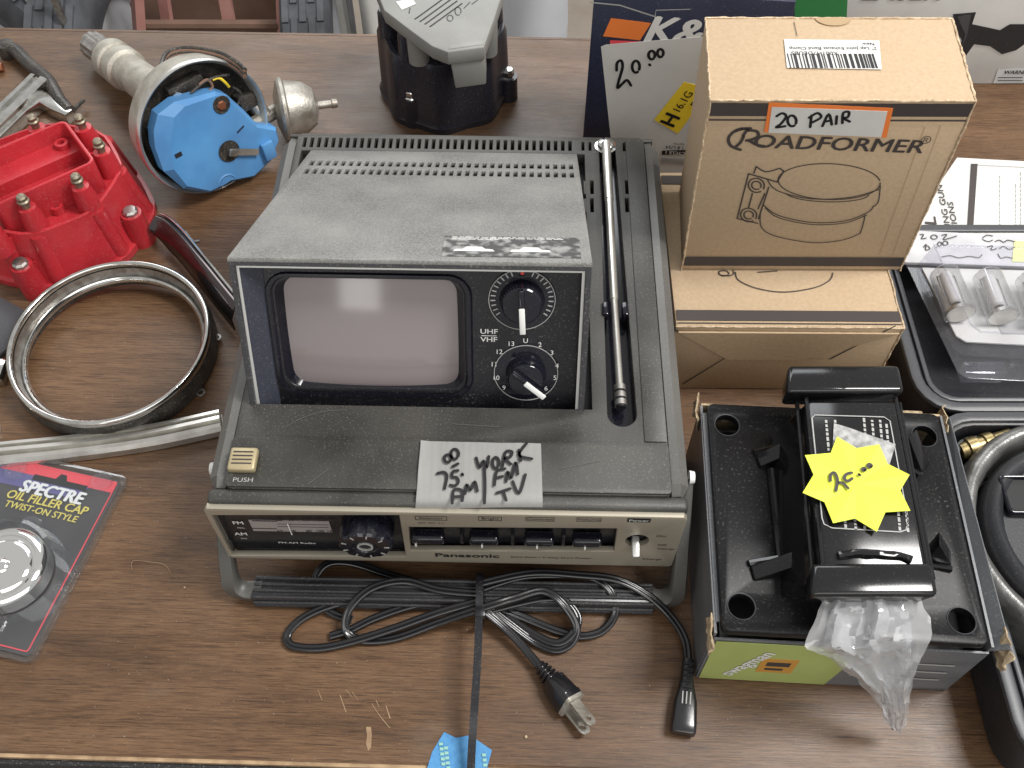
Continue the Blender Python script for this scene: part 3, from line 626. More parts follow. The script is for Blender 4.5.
c = fp.at(431, 523, .002); MB().text('AM  FM  TV', fp.M(c[0], c[1], .0022), .0024, xs=1.2).build('control_label', M['ink'], fpan, 0)
c = fp.at(639, 520, .002); MB().box((c[0], c[1], .0022), (.0125, .0044, .0002), fp.M()).build('label_bar', M['ink'], fpan, 0)
for s_, x, y, sz, off, xs in (('Panasonic', 467, 555.5, .0066, .035, 1.45), ('Solid State / 3-Way Dura Power', 551, 557.5, .0030, 0, 1.2), ('On', 661, 536, .0036, 0, 1.2), ('Off', 662, 545, .0030, 0, 1.2), ('Charge', 666, 548.8, .0028, 0, 1.2), ('Charge', 652, 559, .0032, 0, 1.2)):
    MB().text(s_, fp.M(*fp.at(x, y, .002), .0022), sz, off=off, xs=xs).build('lettering', M['ink'], fpan, 0)
MB().text('Power', fp.M(*fp.at(639, 520, .002), .0025), .0036, xs=1.15).build('lettering', M['ink_white'], fpan, 0)
# ---- telescopic antenna lying in the trough
an = [tl(606, 143, .104), tl(609, 200, .1025), tl(614, 300, .1010), tl(620, 392, .0995)]
ant = MB(TVM).tube([an[0], an[1]], .0031, 16).tube([an[1]-Vector((0, .0, 0)), an[2]], .0027, 16).tube([an[2], an[3]], .0022, 16).build('antenna', M['bright_strip'], tv)
MB(TVM).lathe([(0, .0045), (.003, .0045), (.0055, .003), (.006, .0005), (.0075, .0003), (.0075, 0)], 28, T(an[0].x, an[0].y+.001, .1002)).build('pivot_ball', M['chrome'], ant)
e0 = tl(619.5, 386, .0996); e1 = tl(621, 408, .0990); dd = e1-e0
for k in range(3):
    a_ = e0+dd*(k*.34); MB(TVM).tube([a_, a_+dd*.24], .0036, 16).build('tip_ring', M['steel'], ant)
MB(TVM).tube([e0, e1], .0028, 12).build('tip_core', M['black'], ant)
for s_ in (-1, 1):
    q = tl(615, 310, .1); MB(TVM).box((q.x+s_*.0060, q.y, .0985), (.0036, .010, .008), bevel=.001).build('antenna_clip', M['gloss'], deck)
# ---- carrying handle folded under as a stand
HB = MB(TVM).box((0, -.0185, .0062), (.244, .014, .0120), bevel=.002)
for k in range(4): HB.tube([(-.120, -.0245+.004*k, .0125), (.120, -.0245+.004*k, .0125)], .0013, 8)
for k in range(2): HB.tube([(-.120, -.0260, .0035+.004*k), (.120, -.0260, .0035+.004*k)], .0013, 8)
hd = HB.build('handle', M['handle'], tv)
for s_ in (-1, 1):
    pth = smooth_path([(s_*.116, -.0185, .0065), (s_*.127, -.0185, .0070), (s_*.1335, -.017, .013), (s_*.1345, -.010, .026), (s_*.1345, .006, .048), (s_*.1345, .026, .075)], 6)
    MB(TVM).tube(pth, lambda t: .0062-.0024*t, prof=[(.75, .9), (-.75, .9), (-.95, .6), (-.95, -.6), (-.75, -.9), (.75, -.9), (.95, -.6), (.95, .6)], up=(0, 1, .2)).build('handle_arm', M['rail'], hd, 40)
    MB(TVM).lathe([(0, .0035), (.0035, .003), (.004, 0)], 16, axisM((s_*.1355, .026, .078), (s_, 0, 0))).build('pivot_knob', M['white'], hd)
# ---- price note taped over the front edge of the deck
edge = []
n0, n1, n2, n3 = (421, 441), (541, 443.5), (543, 513), (415, 512)
rows = []
for i in range(11):
    t = i/10; row = []
    for k in range(13):
        s_ = k/12; x = (n0[0]*(1-s_)+n1[0]*s_)*(1-t)+(n3[0]*(1-s_)+n2[0]*s_)*t; y = (n0[1]*(1-s_)+n1[1]*s_)*(1-t)+(n3[1]*(1-s_)+n2[1]*s_)*t
        z = .1022 if t < .86 else .1022-(t-.86)/.14*.0100
        pp = U(x, y, z)
        pp.z += .0006*mnoise.noise(Vector((s_*4, t*4, 2)))+(.0010 if (k in (0,) and t < .6) else 0)
        row.append(pp)
    rows.append(row)
nt_ = thing('price_note', 'grey strip of tape on the television with a handwritten price and AM/FM TV', 'price note', tuple(rows[10][6]))
MB().grid(rows, .00025).build('tape_strip', M['tape'], nt_, 60)
pn = Plane((0, 0, .1030), (1, 0, 0), (0, 1, 0))
def pen(pl, strokes, s_, ox, oy, wd, off=0.0, n=5):
    b = MB()
    for pts in strokes:
        if len(pts) == 3 and isinstance(pts[0], str): pass
        q = [(p[0], p[1], 0) for p in pts]
        q = smooth_path(q, n) if len(q) > 2 else [Vector(p) for p in q]
        b.stroke(pl, [pl.at(ox+p.x/s_, oy+p.y/s_, off) for p in q], wd, off)
    return b
def ring(cx, cy, rx, ry, a0=60): return circ(cx, cy, rx, ry, 10, a0, a0+365)
pen(pn, [ring(163, 97, 12, 13), ring(187, 82, 13, 17), [(180, 124), (198, 115)], [(128, 148), (150, 144), (160, 158), (152, 200)], [(198, 138), (181, 142), (178, 160), (194, 162), (199, 178), (187, 190), (172, 188)], [(212, 150), (214, 153)],
         [(260, 95), (272, 128), (285, 105), (296, 128), (303, 90)], [(288, 128), (290, 190), (288, 250)], ring(327, 112, 11, 19), [(350, 124), (360, 76), (382, 74), (376, 92), (358, 96), (378, 116)], [(406, 68), (412, 105)], [(432, 45), (406, 85), (450, 98)],
         [(322, 188), (330, 142), (358, 132)], [(327, 164), (350, 158)], [(362, 176), (368, 142), (379, 164), (395, 110), (402, 150)], [(178, 250), (184, 205), (213, 208), (212, 242)], [(180, 228), (212, 226)], [(222, 217), (228, 186), (240, 205), (255, 176), (264, 208)],
         [(330, 215), (376, 200)], [(352, 208), (362, 240)], [(385, 176), (406, 216), (428, 152)]], 3.413, 400, 430, .0017, .0005).build('handwriting', M['ink'], nt_, 0)

# ================================================================ mains cord, cable tie, tape on the table
lob8 = [(.9+math.cos(R(a)), math.sin(R(a))) for a in range(-130, 131, 26)] + [(-.9-math.cos(R(a)), -math.sin(R(a))) for a in range(-130, 131, 26)]
cordT = thing('power_cord', 'coiled black two-core mains cord with a plug and a connector in front of the television', 'power cord', tuple(U(480, 610, 0)))
def run(pts, name='cord'):
    MB().tube(smooth_path([U(x, y, z) for x, y, z in pts], 9), .00136, prof=lob8).build(name, M['cord'], cordT, 60)
run([(484, 594, .016), (440, 590, .015), (405, 581, .016), (372, 588, .017), (350, 608, .014), (346, 630, .006), (362, 640, .003), (395, 638, .003), (440, 622, .009), (482, 608, .020), (515, 598, .020), (543, 591, .019), (562, 603, .017), (576, 625, .010), (572, 642, .004), (556, 650, .003), (535, 642, .003), (510, 624, .008), (484, 604, .016)])
run([(486, 601, .0125), (440, 598, .011), (395, 599, .008), (345, 602, .006), (308, 615, .005), (289, 632, .003), (291, 645, .0026), (318, 648, .0026), (350, 642, .004), (395, 628, .009), (440, 612, .013), (484, 600, .0165)])
run([(486, 606, .011), (450, 604, .008), (415, 605, .006), (375, 618, .004), (350, 630, .0025), (330, 636, .0025)])
run([(486, 598, .009), (440, 588, .006), (390, 575, .005), (352, 563, .008), (327, 564, .011), (315, 580, .009), (318, 598, .006), (330, 612, .0025), (352, 620, .002)])
run([(478, 590, .014), (520, 577, .014), (560, 575, .014), (594, 578, .015), (612, 594, .012), (615, 614, .006), (602, 631, .003), (580, 636, .0026), (555, 630, .0026), (520, 616, .005), (482, 602, .010)])
run([(478, 584, .018), (530, 573, .019), (580, 575, .019), (618, 580, .018), (650, 597, .013), (672, 618, .008), (685, 640, .006), (688, 664, .0060)])
run([(478, 606, .016), (498, 622, .011), (515, 638, .0085), (530, 655, .0072), (541, 668, .0072)])
run([(482, 600, .0085), (500, 612, .006), (530, 632, .0045), (556, 643, .0052), (572, 634, .007), (578, 618, .009), (566, 602, .012), (548, 598, .013), (515, 604, .013), (484, 612, .013)])
# plug
a = U(541, 667, .0072); b_ = U(571, 704, .0095); d = (b_-a); L_ = d.length; dn = d.normalized()
pm = axisM(a, dn) @ RZ(R(62))
pg = MB(pm).prism(rrect(-.0068, -.0058, .0068, .0058, .003, 3), L_*.38, L_*.86, top=1.18, bevel=.0008)
pg = pg.build('plug', M['cord'], cordT)
for k in range(4):
    MB(pm).prism(rrect(-.0040-.0005*k, -.0035-.0003*k, .0040+.0005*k, .0035+.0003*k, .0018, 3), L_*(.02+.10*k), L_*(.075+.10*k), bevel=.0004).build('strain_relief_rib', M['cord'], pg)
MB(pm).prism(rrect(-.003, -.0027, .003, .0027, .0018, 3), -.002, L_*.40).build('strain_relief_core', M['cord'], pg)
MB(pm).prism(rrect(-.0082, -.0070, .0082, .0070, .003, 3), L_*.86, L_*.96, top=.96).build('plug_flange', M['cord'], pg)
MB(pm).prism(rrect(-.0076, -.0064, .0076, .0064, .0022, 3), L_*.96, L_*1.04, top=.97).build('plug_face', M['alu'], pg)
for sx in (-.0042, .0042):
    bm_ = pm @ T(sx, 0, L_*1.04) @ RY(R(90)) 
    MB(pm).plate([(-.0034, 0), (.0034, 0), (.0034, .0140), (.0020, .0165), (-.0020, .0165), (-.0034, .0140)], [circ(0, .0125, .0015, n=12)], .0015, T(sx, 0, L_*1.03) @ Matrix(((0, 0, 1, 0), (1, 0, 0, 0), (0, 1, 0, 0), (0, 0, 0, 1)))).build('blade', M['alu'], pg, 0)
# connector
a = U(688, 660, .0065); b_ = U(683, 734, .0055); d = b_-a; L_ = d.length; cm = axisM(a, d.normalized())
cn = MB(cm)
rows = []
for t, wx, wy in ((0, .0032, .0034), (.30, .0038, .0040), (.42, .0048, .0042), (.58, .0064, .0046), (.85, .0070, .0048), (.97, .0070, .0048), (1.0, .0064, .0042)):
    rows.append([(p[0], p[1], t*L_) for p in rrect(-wx, -wy, wx, wy, wy*.5, 3)])
cn.grid([r_+r_[:1] for r_ in rows]); cn.poly(rows[0]); cn.poly(rows[-1]); cn = cn.build('connector', M['cord'], cordT, 40)
for k in range(5): MB(cm).box((0, .0040+.0001*k, L_*(.08+.08*k)), (.0056, .0012, .0012)).build('grip_rib', M['cord'], cn, 0)
for k in range(3): MB(cm).box((-.0022+.0022*k, .0048, L_*.55), (.0007, .0008, .0070)).build('grip_line', M['ink_grey'], cn, 0)
tie = thing('cable_tie', 'black plastic cable tie round the coiled cord, its long tail reaching the near table edge', 'cable tie', tuple(U(478, 618, 0)))
pth = smooth_path([U(479, 613, .0235), U(478, 650, .0235), U(475, 700, .0200), U(472, 745, .0110), U(470, 790, .0060)], 8)
MB().tube(pth, .0022, prof=[(1, .3), (-1, .3), (-1, -.3), (1, -.3)]).build('tail', M['black'], tie, 0)
c = U(480, 600, .0115); 
MB(T(c.x, c.y, c.z) @ RY(R(90)) @ Matrix.Diagonal((1, 1.35, 1, 1))).lathe([(.0122, -.0022), (.0122, .0022), (.0112, .0022), (.0112, -.0022), (.0122, -.0022)], 28).build('loop', M['black'], tie)
MB().box(tuple(U(480, 613, .0225)), (.0062, .0060, .0050), bevel=.0008).build('lock_head', M['black'], tie)
bt = [(444, 732), (456, 738), (470, 735), (492, 750), (486, 772), (426, 772), (432, 752)]
o = thing('masking_tape', 'torn piece of blue masking tape at the near edge of the table', 'tape', tuple(U(460, 752, 0)))
MB().poly([U(x, y, .0006)+Vector((0, 0, .0004*math.sin(i*2))) for i, (x, y) in enumerate(bt)], .0003).build('tape_piece', M['blue_tape'], o, 0)
pb_ = Plane((0, 0, .0013), (1, 0, 0), (0, 1, 0)); b = MB()
for x, y, n_ in ((441, 744, 5), (446, 748, 6), (484, 755, 3)):
    for k in range(n_):
        q = pb_.at(x+.6*k, y+5*k); b.box((q[0], q[1], 0), (.0022, .0016, .0001), pb_.M() @ T(0, 0, 0))
b.build('faint_print', mat('pale_green_print', (.25, .48, .42), .7), o, 0)

# ================================================================ blister card with chrome oil cap
bk = U(131, 480, 0); BA = R(-13.5)
bp_ = thing('blister_pack', 'hanging blister card holding a chrome twist-on oil filler cap, at the left edge', 'blister pack', (bk.x, bk.y, 0), BA)
BM = ROOT[bp_]; BI = BM.inverted()
bpl = Plane(BM @ Vector((0, 0, .003)), BM.to_3x3() @ Vector((1, 0, 0)), BM.to_3x3() @ Vector((0, 1, 0)))
cardW, cardH = .118, .128
cd_ = MB(BM).plate(rrect(-cardW+.004, -cardH+.004, -.004, -.004, .003), (), .0006, T(0, 0, .0028)).build('card', M['charcoal_card'], bp_, 0)
MB(BM).plate([(-cardW+.006, -.013), (-.006, -.013), (-.006, -.005), (-cardW+.006, -.005)], (), .0002, T(0, 0, .0031)).build('red_band', M['redpink'], cd_, 0)
MB(BM).plate([(-cardW+.006, -.0235), (-.030, -.0225), (-.022, -.013), (-cardW+.006, -.013)], (), .0002, T(0, 0, .0031)).build('violet_band', M['purple'], cd_, 0)
MB(BM).plate(rrect(-cardW+.006, -cardH+.006, -.0058, -.0048, .002), [rrect(-cardW+.0068, -cardH+.0068, -.0066, -.0056, .0015)], .0002, T(0, 0, .0033)).build('red_border', M['redpink'], cd_, 0)
q = bpl.at(60, 483); MB(BM).plate([(q[0]-.019, q[1]-.002), (q[0]+.019, q[1]-.002), (q[0]+.019, q[1]+.002), (q[0]+.004, q[1]+.002), (q[0]+.002, q[1]+.006), (q[0]-.002, q[1]+.006), (q[0]-.004, q[1]+.002), (q[0]-.019, q[1]+.002)], (), .0002, T(0, 0, .0035)).build('hang_hole', M['deck_dark'], cd_, 0)
MB().text('SPECTRE', bpl.M(*bpl.at(52, 493), .0006), .0120, off=.05, xs=.95, shear=.12).build('lettering', M['ink_white'], cd_, 0)
MB().text('OIL FILLER CAP', bpl.M(*bpl.at(47, 503), .0006), .0082, off=.025, xs=1.02, shear=.1).build('lettering', M['yellow_ink'], cd_, 0)
MB().text('TWIST-ON STYLE', bpl.M(*bpl.at(41, 512), .0006), .0064, off=.02, xs=1.02, shear=.1).build('lettering', M['yellow_ink'], cd_, 0)
shell = MB(BM).plate(rrect(-cardW, -cardH, 0, 0, .005), (), .0008, T(0, 0, .0046), .0003)
shell.plate(rrect(-cardW, -cardH, 0, 0, .005), [rrect(-cardW+.003, -cardH+.003, -.003, -.003, .004)], .0044, T(0, 0, .0045), .0003)
shell.build('clear_shell', M['clear'], bp_)
for x, y in ((15, 470), (101, 482), (30, 526)):
    q = bpl.at(x, y, .003); MB(BM).lathe([(.0072, .0047), (.0066, .0072), (.0040, .0074), (.0036, .0060), (0, .0058)], 24, T(q[0], q[1], 0)).build('press_stud', M['clear_tray'], bp_)
q = bpl.at(8, 572, .004)
MB(BM).lathe([(.0265, .0048), (.0262, .0150), (.0245, .0172), (.0220, .0180), (.0205, .0172), (.0198, .0158), (.0180, .0152), (.0165, .0166), (.0150, .0172), (.0060, .0166), (0, .0164)], 56, T(q[0], q[1], 0)).build('chrome_cap', M['mirror'], bp_)
MB(BM).lathe([(0, .0196), (.003, .0192), (.0046, .0180), (.005, .0160)], 20, T(q[0], q[1], 0)).build('cap_boss', M['mirror'], bp_)
MB(BM).prism(rrect(-.007, -.038, .007, -.020, .006, 6), .006, .0135, T(q[0], q[1], 0), bevel=.002).build('cap_tab', M['mirror'], bp_)
MB(BM).lathe([(.034, .0048), (.0325, .013), (.030, .0200), (.0275, .0208)], 48, T(q[0], q[1], 0)).build('blister_dome', M['clear'], bp_)

# ================================================================ chrome trim at the left
ms = thing('chrome_moulding', 'long ridged chrome moulding strip lying behind the blister card', 'moulding', tuple(U(110, 440, 0)))
path = smooth_path([U(-60, 462, .006), U(0, 454, .006), (U(70, 447, .006)), U(150, 436, .006), U(221, 421, .006)], 8)
prof = [(-1, -.55), (-1, .1), (-.8, .45), (-.52, .5), (-.42, .15), (-.3, .15), (-.2, .55), (.15, .62), (.28, .2), (.4, .2), (.5, .5), (.8, .45), (1, .1), (1, -.55)]
MB().tube(path, .0088, prof=prof).build('ridged_strip', M['bright_strip'], ms, 25)
MB().tube([p+Vector((0, .0010, -.0058)) for p in path], .0080, prof=[(-1, -.05), (-1, .08), (1, .08), (1, -.05)]).build('backing_strip', M['steel'], ms, 0)
rc = (U(15, 345, .016)+U(210, 345, .016))/2; rc2 = (U(112, 265, .02)+U(112, 425, .02))/2
rg = thing('headlight_ring', 'round chrome headlight trim ring lying below the red distributor cap', 'ring', (rc.x, rc2.y, 0))
RM = ROOT[rg] @ T(0, 0, .0030) @ RX(R(2.4))
RR = .0672
MB(RM).lathe([(RR-.0018, .0195), (RR-.0012, .0212), (RR+.0004, .0220), (RR+.0020, .0210), (RR+.0025, .0188), (RR+.0022, .0165), (RR-.0005, .0160), (RR-.0018, .0195)], 96).build('outer_rim', M['chrome'], rg, 60)
MB(RM).lathe([(RR-.0015, .0165), (RR-.0035, .0080), (RR-.0030, .0078), (RR-.0010, .0165)], 96).build('wall_band', M['steel'], rg, 60)
MB(RM).lathe([(RR-.0032, .0080), (RR-.0042, .0104), (RR-.0054, .0110), (RR-.0068, .0098), (RR-.0072, .0070), (RR-.0032, .0068), (RR-.0032, .0080)], 96).build('inner_lip', M['chrome'], rg, 60)
MB(RM).lathe([(RR+.001, .0165), (RR+.0035, .010), (RR+.0030, .0005), (RR-.004, .0003), (RR-.0035, .0068)], 96).build('skirt', M['dirty'], rg, 60)
for x, y in ((217, 338), (201, 393)):
    q = U(x, y, .003); dv = Vector((rc.x, rc2.y, 0))-Vector((q.x, q.y, 0)); dv.normalize()
    MB(T(q.x, q.y, .0028)).lathe([(.0032, 0), (.0032, .0012), (.0019, .0012), (.0019, 0), (.0032, 0)], 20).box((dv.x*.007, dv.y*.007, .0006), (.0085, .003, .0011), T(0, 0, 0)).build('mounting_tab', M['steel'], rg)
bt_ = thing('dark_trim', 'curved dark chrome trim piece standing on edge between the red cap and the television', 'trim', tuple(U(195, 260, 0)))
rows = []; e_top = [(157, 215), (166, 219), (180, 232), (200, 256), (220, 281), (238, 303)]
for (x, y) in [(p.x, p.y) for p in smooth_path([(a, b, 0) for a, b in e_top], 5)]:
    t = (x-157)/(238-157); hgt = .021*min(1, .45+t*3)
    a = U(x, y, .024); lo = Vector((a.x-.006, a.y-.009, .024-hgt)); mid = Vector((a.x-.006, a.y-.008, .024-hgt*.45))
    rows.append([a+Vector((.0018, .0014, -.002)), a, a+Vector((-.0018, -.0022, -.0002)), mid, lo])
MB().grid(rows, .0010).build('blade', M['dark_chrome'], bt_, 50)
MB().tube([r_[0]+Vector((0, 0, .0022)) for r_ in rows], .0010, 8).build('bright_edge', M['chrome'], bt_)
a = U(185, 232, .022); MB().tube(smooth_path([a, U(192, 241, .0185), U(200, 241, .019)], 5), .0014, 8).build('clip', M['steel'], bt_)
# red and black distributor caps
def screw(b, Mx, r, h):
    b.lathe([(0, h), (r*.8, h), (r, h*.6), (r, 0)], 14, Mx)
ZS = 1.0; la = R(37); rcx = Vector((-.354, .543, 0))
red = thing('red_distributor_cap', 'large red plastic distributor cap with metal terminals at the left edge', 'distributor cap', (rcx.x, rcx.y, 0), la)
DM = ROOT[red] @ Matrix.Diagonal((1, 1, ZS, 1)); DI = DM.inverted()
def lobes(a, z):
    k = int(round((a-R(11.25))/R(11.25))) % 4
    return (1.0, 1.0, .975, .975)[k]
MB(DM).lathe([(.0712, .0004), (.0712, .0060), (.0680, .0068), (.0668, .0100), (.0600, .0470), (.0594, .0505), (.0572, .0510), (.0564, .0475), (0, .0470)], 32, a0=11.25, a1=371.25, lob=lobes).build('body', M['red'], red, 25)
MB(DM).plate(rrect(-.041, -.0405, .036, .0165, .006), [rrect(-.0385, -.038, .0335, .014, .004)], .030, T(0, 0, .0755), .0007).build('coil_well', M['red'], red)
MB(DM).box((-.0025, -.012, .0485), (.074, .054, .006)).build('well_floor', M['red'], red, 0)
MB(DM).box((-.0025, .0045, .0565), (.074, .0190, .010)).build('well_step', M['red'], red, 0)
q = DI @ U(68, 140, .06*ZS); 
MB(DM).lathe([(.005, .053), (.005, .062), (.0025, .062), (.0025, .056)], 20, T(.025, .006, .004)).build('well_boss', M['red'], red)
for x, y in ((32, 119), (79, 119), (98, 143), (76, 178), (22, 199), (-20, 215), (-25, 150)):
    q = DI @ U(x, y, .076*ZS); rr = Vector((q.x, q.y, 0)).normalized(); tb = MB(DM).lathe([(.0092, .040), (.0078, .060), (.0062, .0680), (0, .0684)], 20, T(q.x, q.y, 0)); tb.tube([(rr.x*.0560, rr.y*.0560, .0465), (rr.x*.0640, rr.y*.0640, .004)], .0068, 12); tw = tb.build('tower', M['red'], red)
    MB(DM).lathe([(.0030, .068), (.0028, .0720), (.0042, .0726), (.0044, .0745), (.0034, .0755), (.0036, .0778), (.0026, .0792), (0, .0796)], 12, T(q.x, q.y, 0)).build('terminal', M['bronze'], tw)
for x, y in ((130, 211), (20, 263)):
    q = DI @ U(x, y, .032*ZS); d = Vector((q.x, q.y, 0)).normalized()
    ps = MB(DM).lathe([(.0100, 0), (.0090, .02), (.0078, .0300), (0, .0305)], 20, T(q.x, q.y, 0)).box((q.x-d.x*.010, q.y-d.y*.010, .014), (.02, .016, .026)).build('screw_post', M['red'], red)
    MB(DM).lathe([(0, .0345), (.0045, .0340), (.0058, .0325), (.0058, .0300)], 8, T(q.x, q.y, 0)).build('screw', M['steel'], ps, 20)
for x, y in ((57, 207), (92, 152)):
    q = DI @ U(x, y, .052*ZS); MB(DM).lathe([(.0050, .047), (.0050, .0540), (.0024, .0540), (.0024, .048)], 16, T(q.x, q.y, 0)).build('boss', M['red'], red)
bc = U(440, 131, 0); bcx, bcy, br = -.0585, bc.y+.052, .0540
blk = thing('black_distributor_cap', 'black distributor cap with a grey coil cover on top, behind the television', 'distributor cap', (bcx, bcy, 0))
KM = ROOT[blk]; KI = KM.inverted()
MB(KM).lathe([(br*1.03, 0), (br*1.04, .006), (br, .010), (br*.97, .062), (br*.93, .067), (br*.86, .067), (br*.84, .064), (0, .064)], 96, lob=lambda a, z: 1+.034*math.cos(8*a)).build('body', M['bakelite'], blk, 30)
for k in range(8):
    a = 2*math.pi*k/8+.18; tw = MB(KM).lathe([(.0095, .050), (.0080, .085), (.0066, .088), (0, .088)], 18, T(br*.80*math.cos(a), br*.80*math.sin(a), 0)).build('tower', M['bakelite'], blk)
    MB(KM).lathe([(.0032, .088), (.0032, .094), (.0044, .0945), (.0040, .0985), (0, .099)], 10, T(br*.80*math.cos(a), br*.80*math.sin(a), 0)).build('terminal', M['bronze'], tw)
CZ = .108
cov = [(375, -12), (384, 10), (410, 30), (432, 46), (448, 52), (484, 47), (494, 20), (503, -8), (500, -50), (380, -50)]
cv = MB().prism([(U(x, y, CZ).x, U(x, y, CZ).y) for x, y in cov], CZ-.012, CZ, bevel=.0015).build('coil_cover', M['grey_cover'], blk)
fb = [(448, 51), (484, 46), (488, 78), (457, 85)]
t0, t1 = U(448, 51, CZ-.001), U(484, 46, CZ-.001); z1 = .074
MB().hexa([(t0.x+.004, t0.y-.002, z1), (t1.x+.001, t1.y-.003, z1), (t1.x+.001, t1.y+.02, z1), (t0.x+.004, t0.y+.02, z1), (t0.x, t0.y, CZ+.0008), (t1.x, t1.y, CZ+.0008), (t1.x, t1.y+.02, CZ-.002), (t0.x, t0.y+.02, CZ-.002)], .0012).build('cover_nose', M['grey_cover'], cv)
cp = Plane((0, 0, CZ+.0002), (1, 0, 0), (0, 1, 0))
for k in range(4):
    x = 421+5*k; MB().stroke(cp, [cp.at(x-6, 22+2.5*k-3), cp.at(x-3, 17+2.5*k), cp.at(x+26, 2-6+2.5*k)], .0011, .0001).build('groove', M['deck_dark'], cv, 0)
b = pen(cp, [ring(450, 18, 3, 3), ring(458, 11, 3, 4), [(464, 8), (470, 2)], [(410, 8), (409, 13)], [(472, 4), (480, -2)]], 1, 0, 0, .0008, .0001); b.build('cast_mark', M['ink'], cv, 0)
MB().poly([cp.pt(*cp.at(x, y), .0002) for x, y in ((396, 2), (412, -2), (416, 4), (402, 10))]).build('paint_dab', M['ink_white'], cv, 0)
for x, y, r_ in ((417, 40, .0085), (487, 32, .0080)):
    q = U(x, y, .088); MB().lathe([(r_, .066), (r_*1.05, .096)], 24, T(q.x, q.y+.004, 0)).build('cover_post', M['grey_cover'], cv)
for x, y in ((411, 92), (508, 72)):
    q = VY(x, y, bcy-.041 if x < 450 else bcy-.008)
    ps = MB().lathe([(.0085, 0), (.0080, q.z-.004), (0, q.z-.004)], 18, T(q.x, q.y, 0)).build('screw_post', M['bakelite'], blk)
    MB().lathe([(0, .004), (.004, .0034), (.0052, .0018), (.0052, -.003), (.0062, -.004)], 8, T(q.x, q.y, q.z)).build('screw', M['chrome'], ps, 20)
# ---------------------------------------------------------------- distributor with blue rotor cover
Cc = U(205, 128, .056); Se = U(92, 44, .017); ax = (Cc-Se).normalized()
ds = thing('distributor', 'old metal distributor with a bright blue rotor cover, lying on its side', 'distributor', (Cc.x, Cc.y, 0))
uu = Vector((0, 0, 1)).cross(ax).normalized(); dp = Plane(Cc, uu, ax.cross(uu))
PM = dp.M()
cr = .0535
MB(PM).lathe([(0, -.050), (.020, -.050), (.026, -.044), (.040, -.034), (cr*.96, -.020), (cr, -.004), (cr, 0), (cr*.955, .0008), (cr*.93, -.002), (cr*.90, -.024), (0, -.028)], 72).build('housing', M['old_alu'], ds, 40)
MB(PM).lathe([(cr*.92, -.010), (cr*.88, -.014), (cr*.80, -.018), (.02, -.019), (0, -.019)], 60).build('inner_plate', M['dirty'], ds, 40)
gl = (Cc-Se).length; ge = -gl+.036
sh = MB(PM).lathe([(.0165, -.050), (.0150, ge-.012-.034), (.0180, ge-.0+.034-.068), (.0182, ge+.034-.056), (.0160, ge+.034-.055), (.0160, ge+.034-.050), (.0178, ge+.034-.049), (.0178, ge+.034-.038), (.0130, ge+.034-.036), (.0120, ge)][:1]+[(.0150, ge+.040), (.0180, ge+.038), (.0180, ge+.026), (.0155, ge+.025), (.0155, ge+.019), (.0178, ge+.018), (.0178, ge+.006), (.0130, ge+.004), (.0120, ge)], 36).build('shaft_housing', M['old_alu'], ds)
MB(PM).lathe([(.0110, ge), (.0090, ge-.002), (.0090, ge-.008), (.0125, ge-.009), (.0125, -gl+.003), (.0100, -gl), (.006, -gl), (.0055, -gl+.006), (0, -gl+.006)], 40, lob=lambda a, z: 1-(.06*(math.sin(a*12) > 0) if z < ge-.0085 else 0)).build('drive_gear', M['steel'], ds, 25)
bpx = [(470, 400), (482, 350), (532, 312), (655, 280), (690, 290), (740, 335), (780, 378), (838, 388), (846, 425), (824, 488), (772, 538), (700, 552), (682, 566), (640, 586), (560, 574), (500, 522), (474, 450)]
bl_ = [dp.at(x/3.012, y/3.012, .010) for x, y in bpx]
tpx = [(518, 405), (526, 355), (558, 322), (652, 290), (684, 299), (732, 342), (774, 385), (832, 395), (840, 425), (818, 482), (768, 530), (698, 544), (676, 558), (636, 576), (566, 562), (526, 512), (516, 450)]
tl_ = [dp.at(x/3.012, y/3.012, .0112) for x, y in tpx]; rot = MB(PM)
rot.grid([[(*p, -.004) for p in bl_+bl_[:1]], [(*p, .0062) for p in bl_+bl_[:1]], [(*p, .0104) for p in tl_+tl_[:1]]]); rot.poly([(*p, .0104) for p in tl_])
rt = rot.build('rotor_cover', M['blue'], ds, 20)
MB(PM).lathe([(cr*1.002, -.003), (cr*1.004, .0008), (cr*.985, .0022), (cr*.960, .0014), (cr*.955, -.002)], 72).build('housing_rim', M['bright_strip'], ds, 60)
def on_rotor(x, y, off=.0108): return dp.at(x/3.012, y/3.012, off)
q = on_rotor(690, 455); MB(PM).lathe([(.0088, .0107), (.0088, .0112), (0, .0112)], 24, T(q[0], q[1], 0)).build('contact_recess', M['dirty'], rt)
q2 = on_rotor(775, 455); m_ = ((q[0]+q2[0])/2, (q[1]+q2[1])/2); an_ = math.atan2(q2[1]-q[1], q2[0]-q[0]); ll = math.hypot(q2[0]-q[0], q2[1]-q[1])
MB(PM).box((0, 0, .0128), (ll, .0052, .0010), T(m_[0], m_[1], 0) @ RZ(an_)).build('spring_contact', M['alu'], rt, 0)
MB(PM).box((-ll*.42, 0, .0138), (.007, .0060, .0028), T(m_[0], m_[1], 0) @ RZ(an_), bevel=.0008).build('contact_button', M['steel'], rt)
q3 = on_rotor(805, 450); MB(PM).box((q3[0], q3[1], .0128), (.010, .015, .005), bevel=.001).build('cover_block', M['blue'], rt)
q = on_rotor(538, 467); MB(PM).box((q[0], q[1], .0106), (.0056, .0034, .0006)).build('slot_hole', M['deck_dark'], rt, 0)
q = on_rotor(668, 316); MB(PM).lathe([(.0072, .0105), (.0068, .0112), (.0052, .0108), (0, .0107)], 24, T(q[0], q[1], 0)).build('screw_seat', M['dirty'], rt)
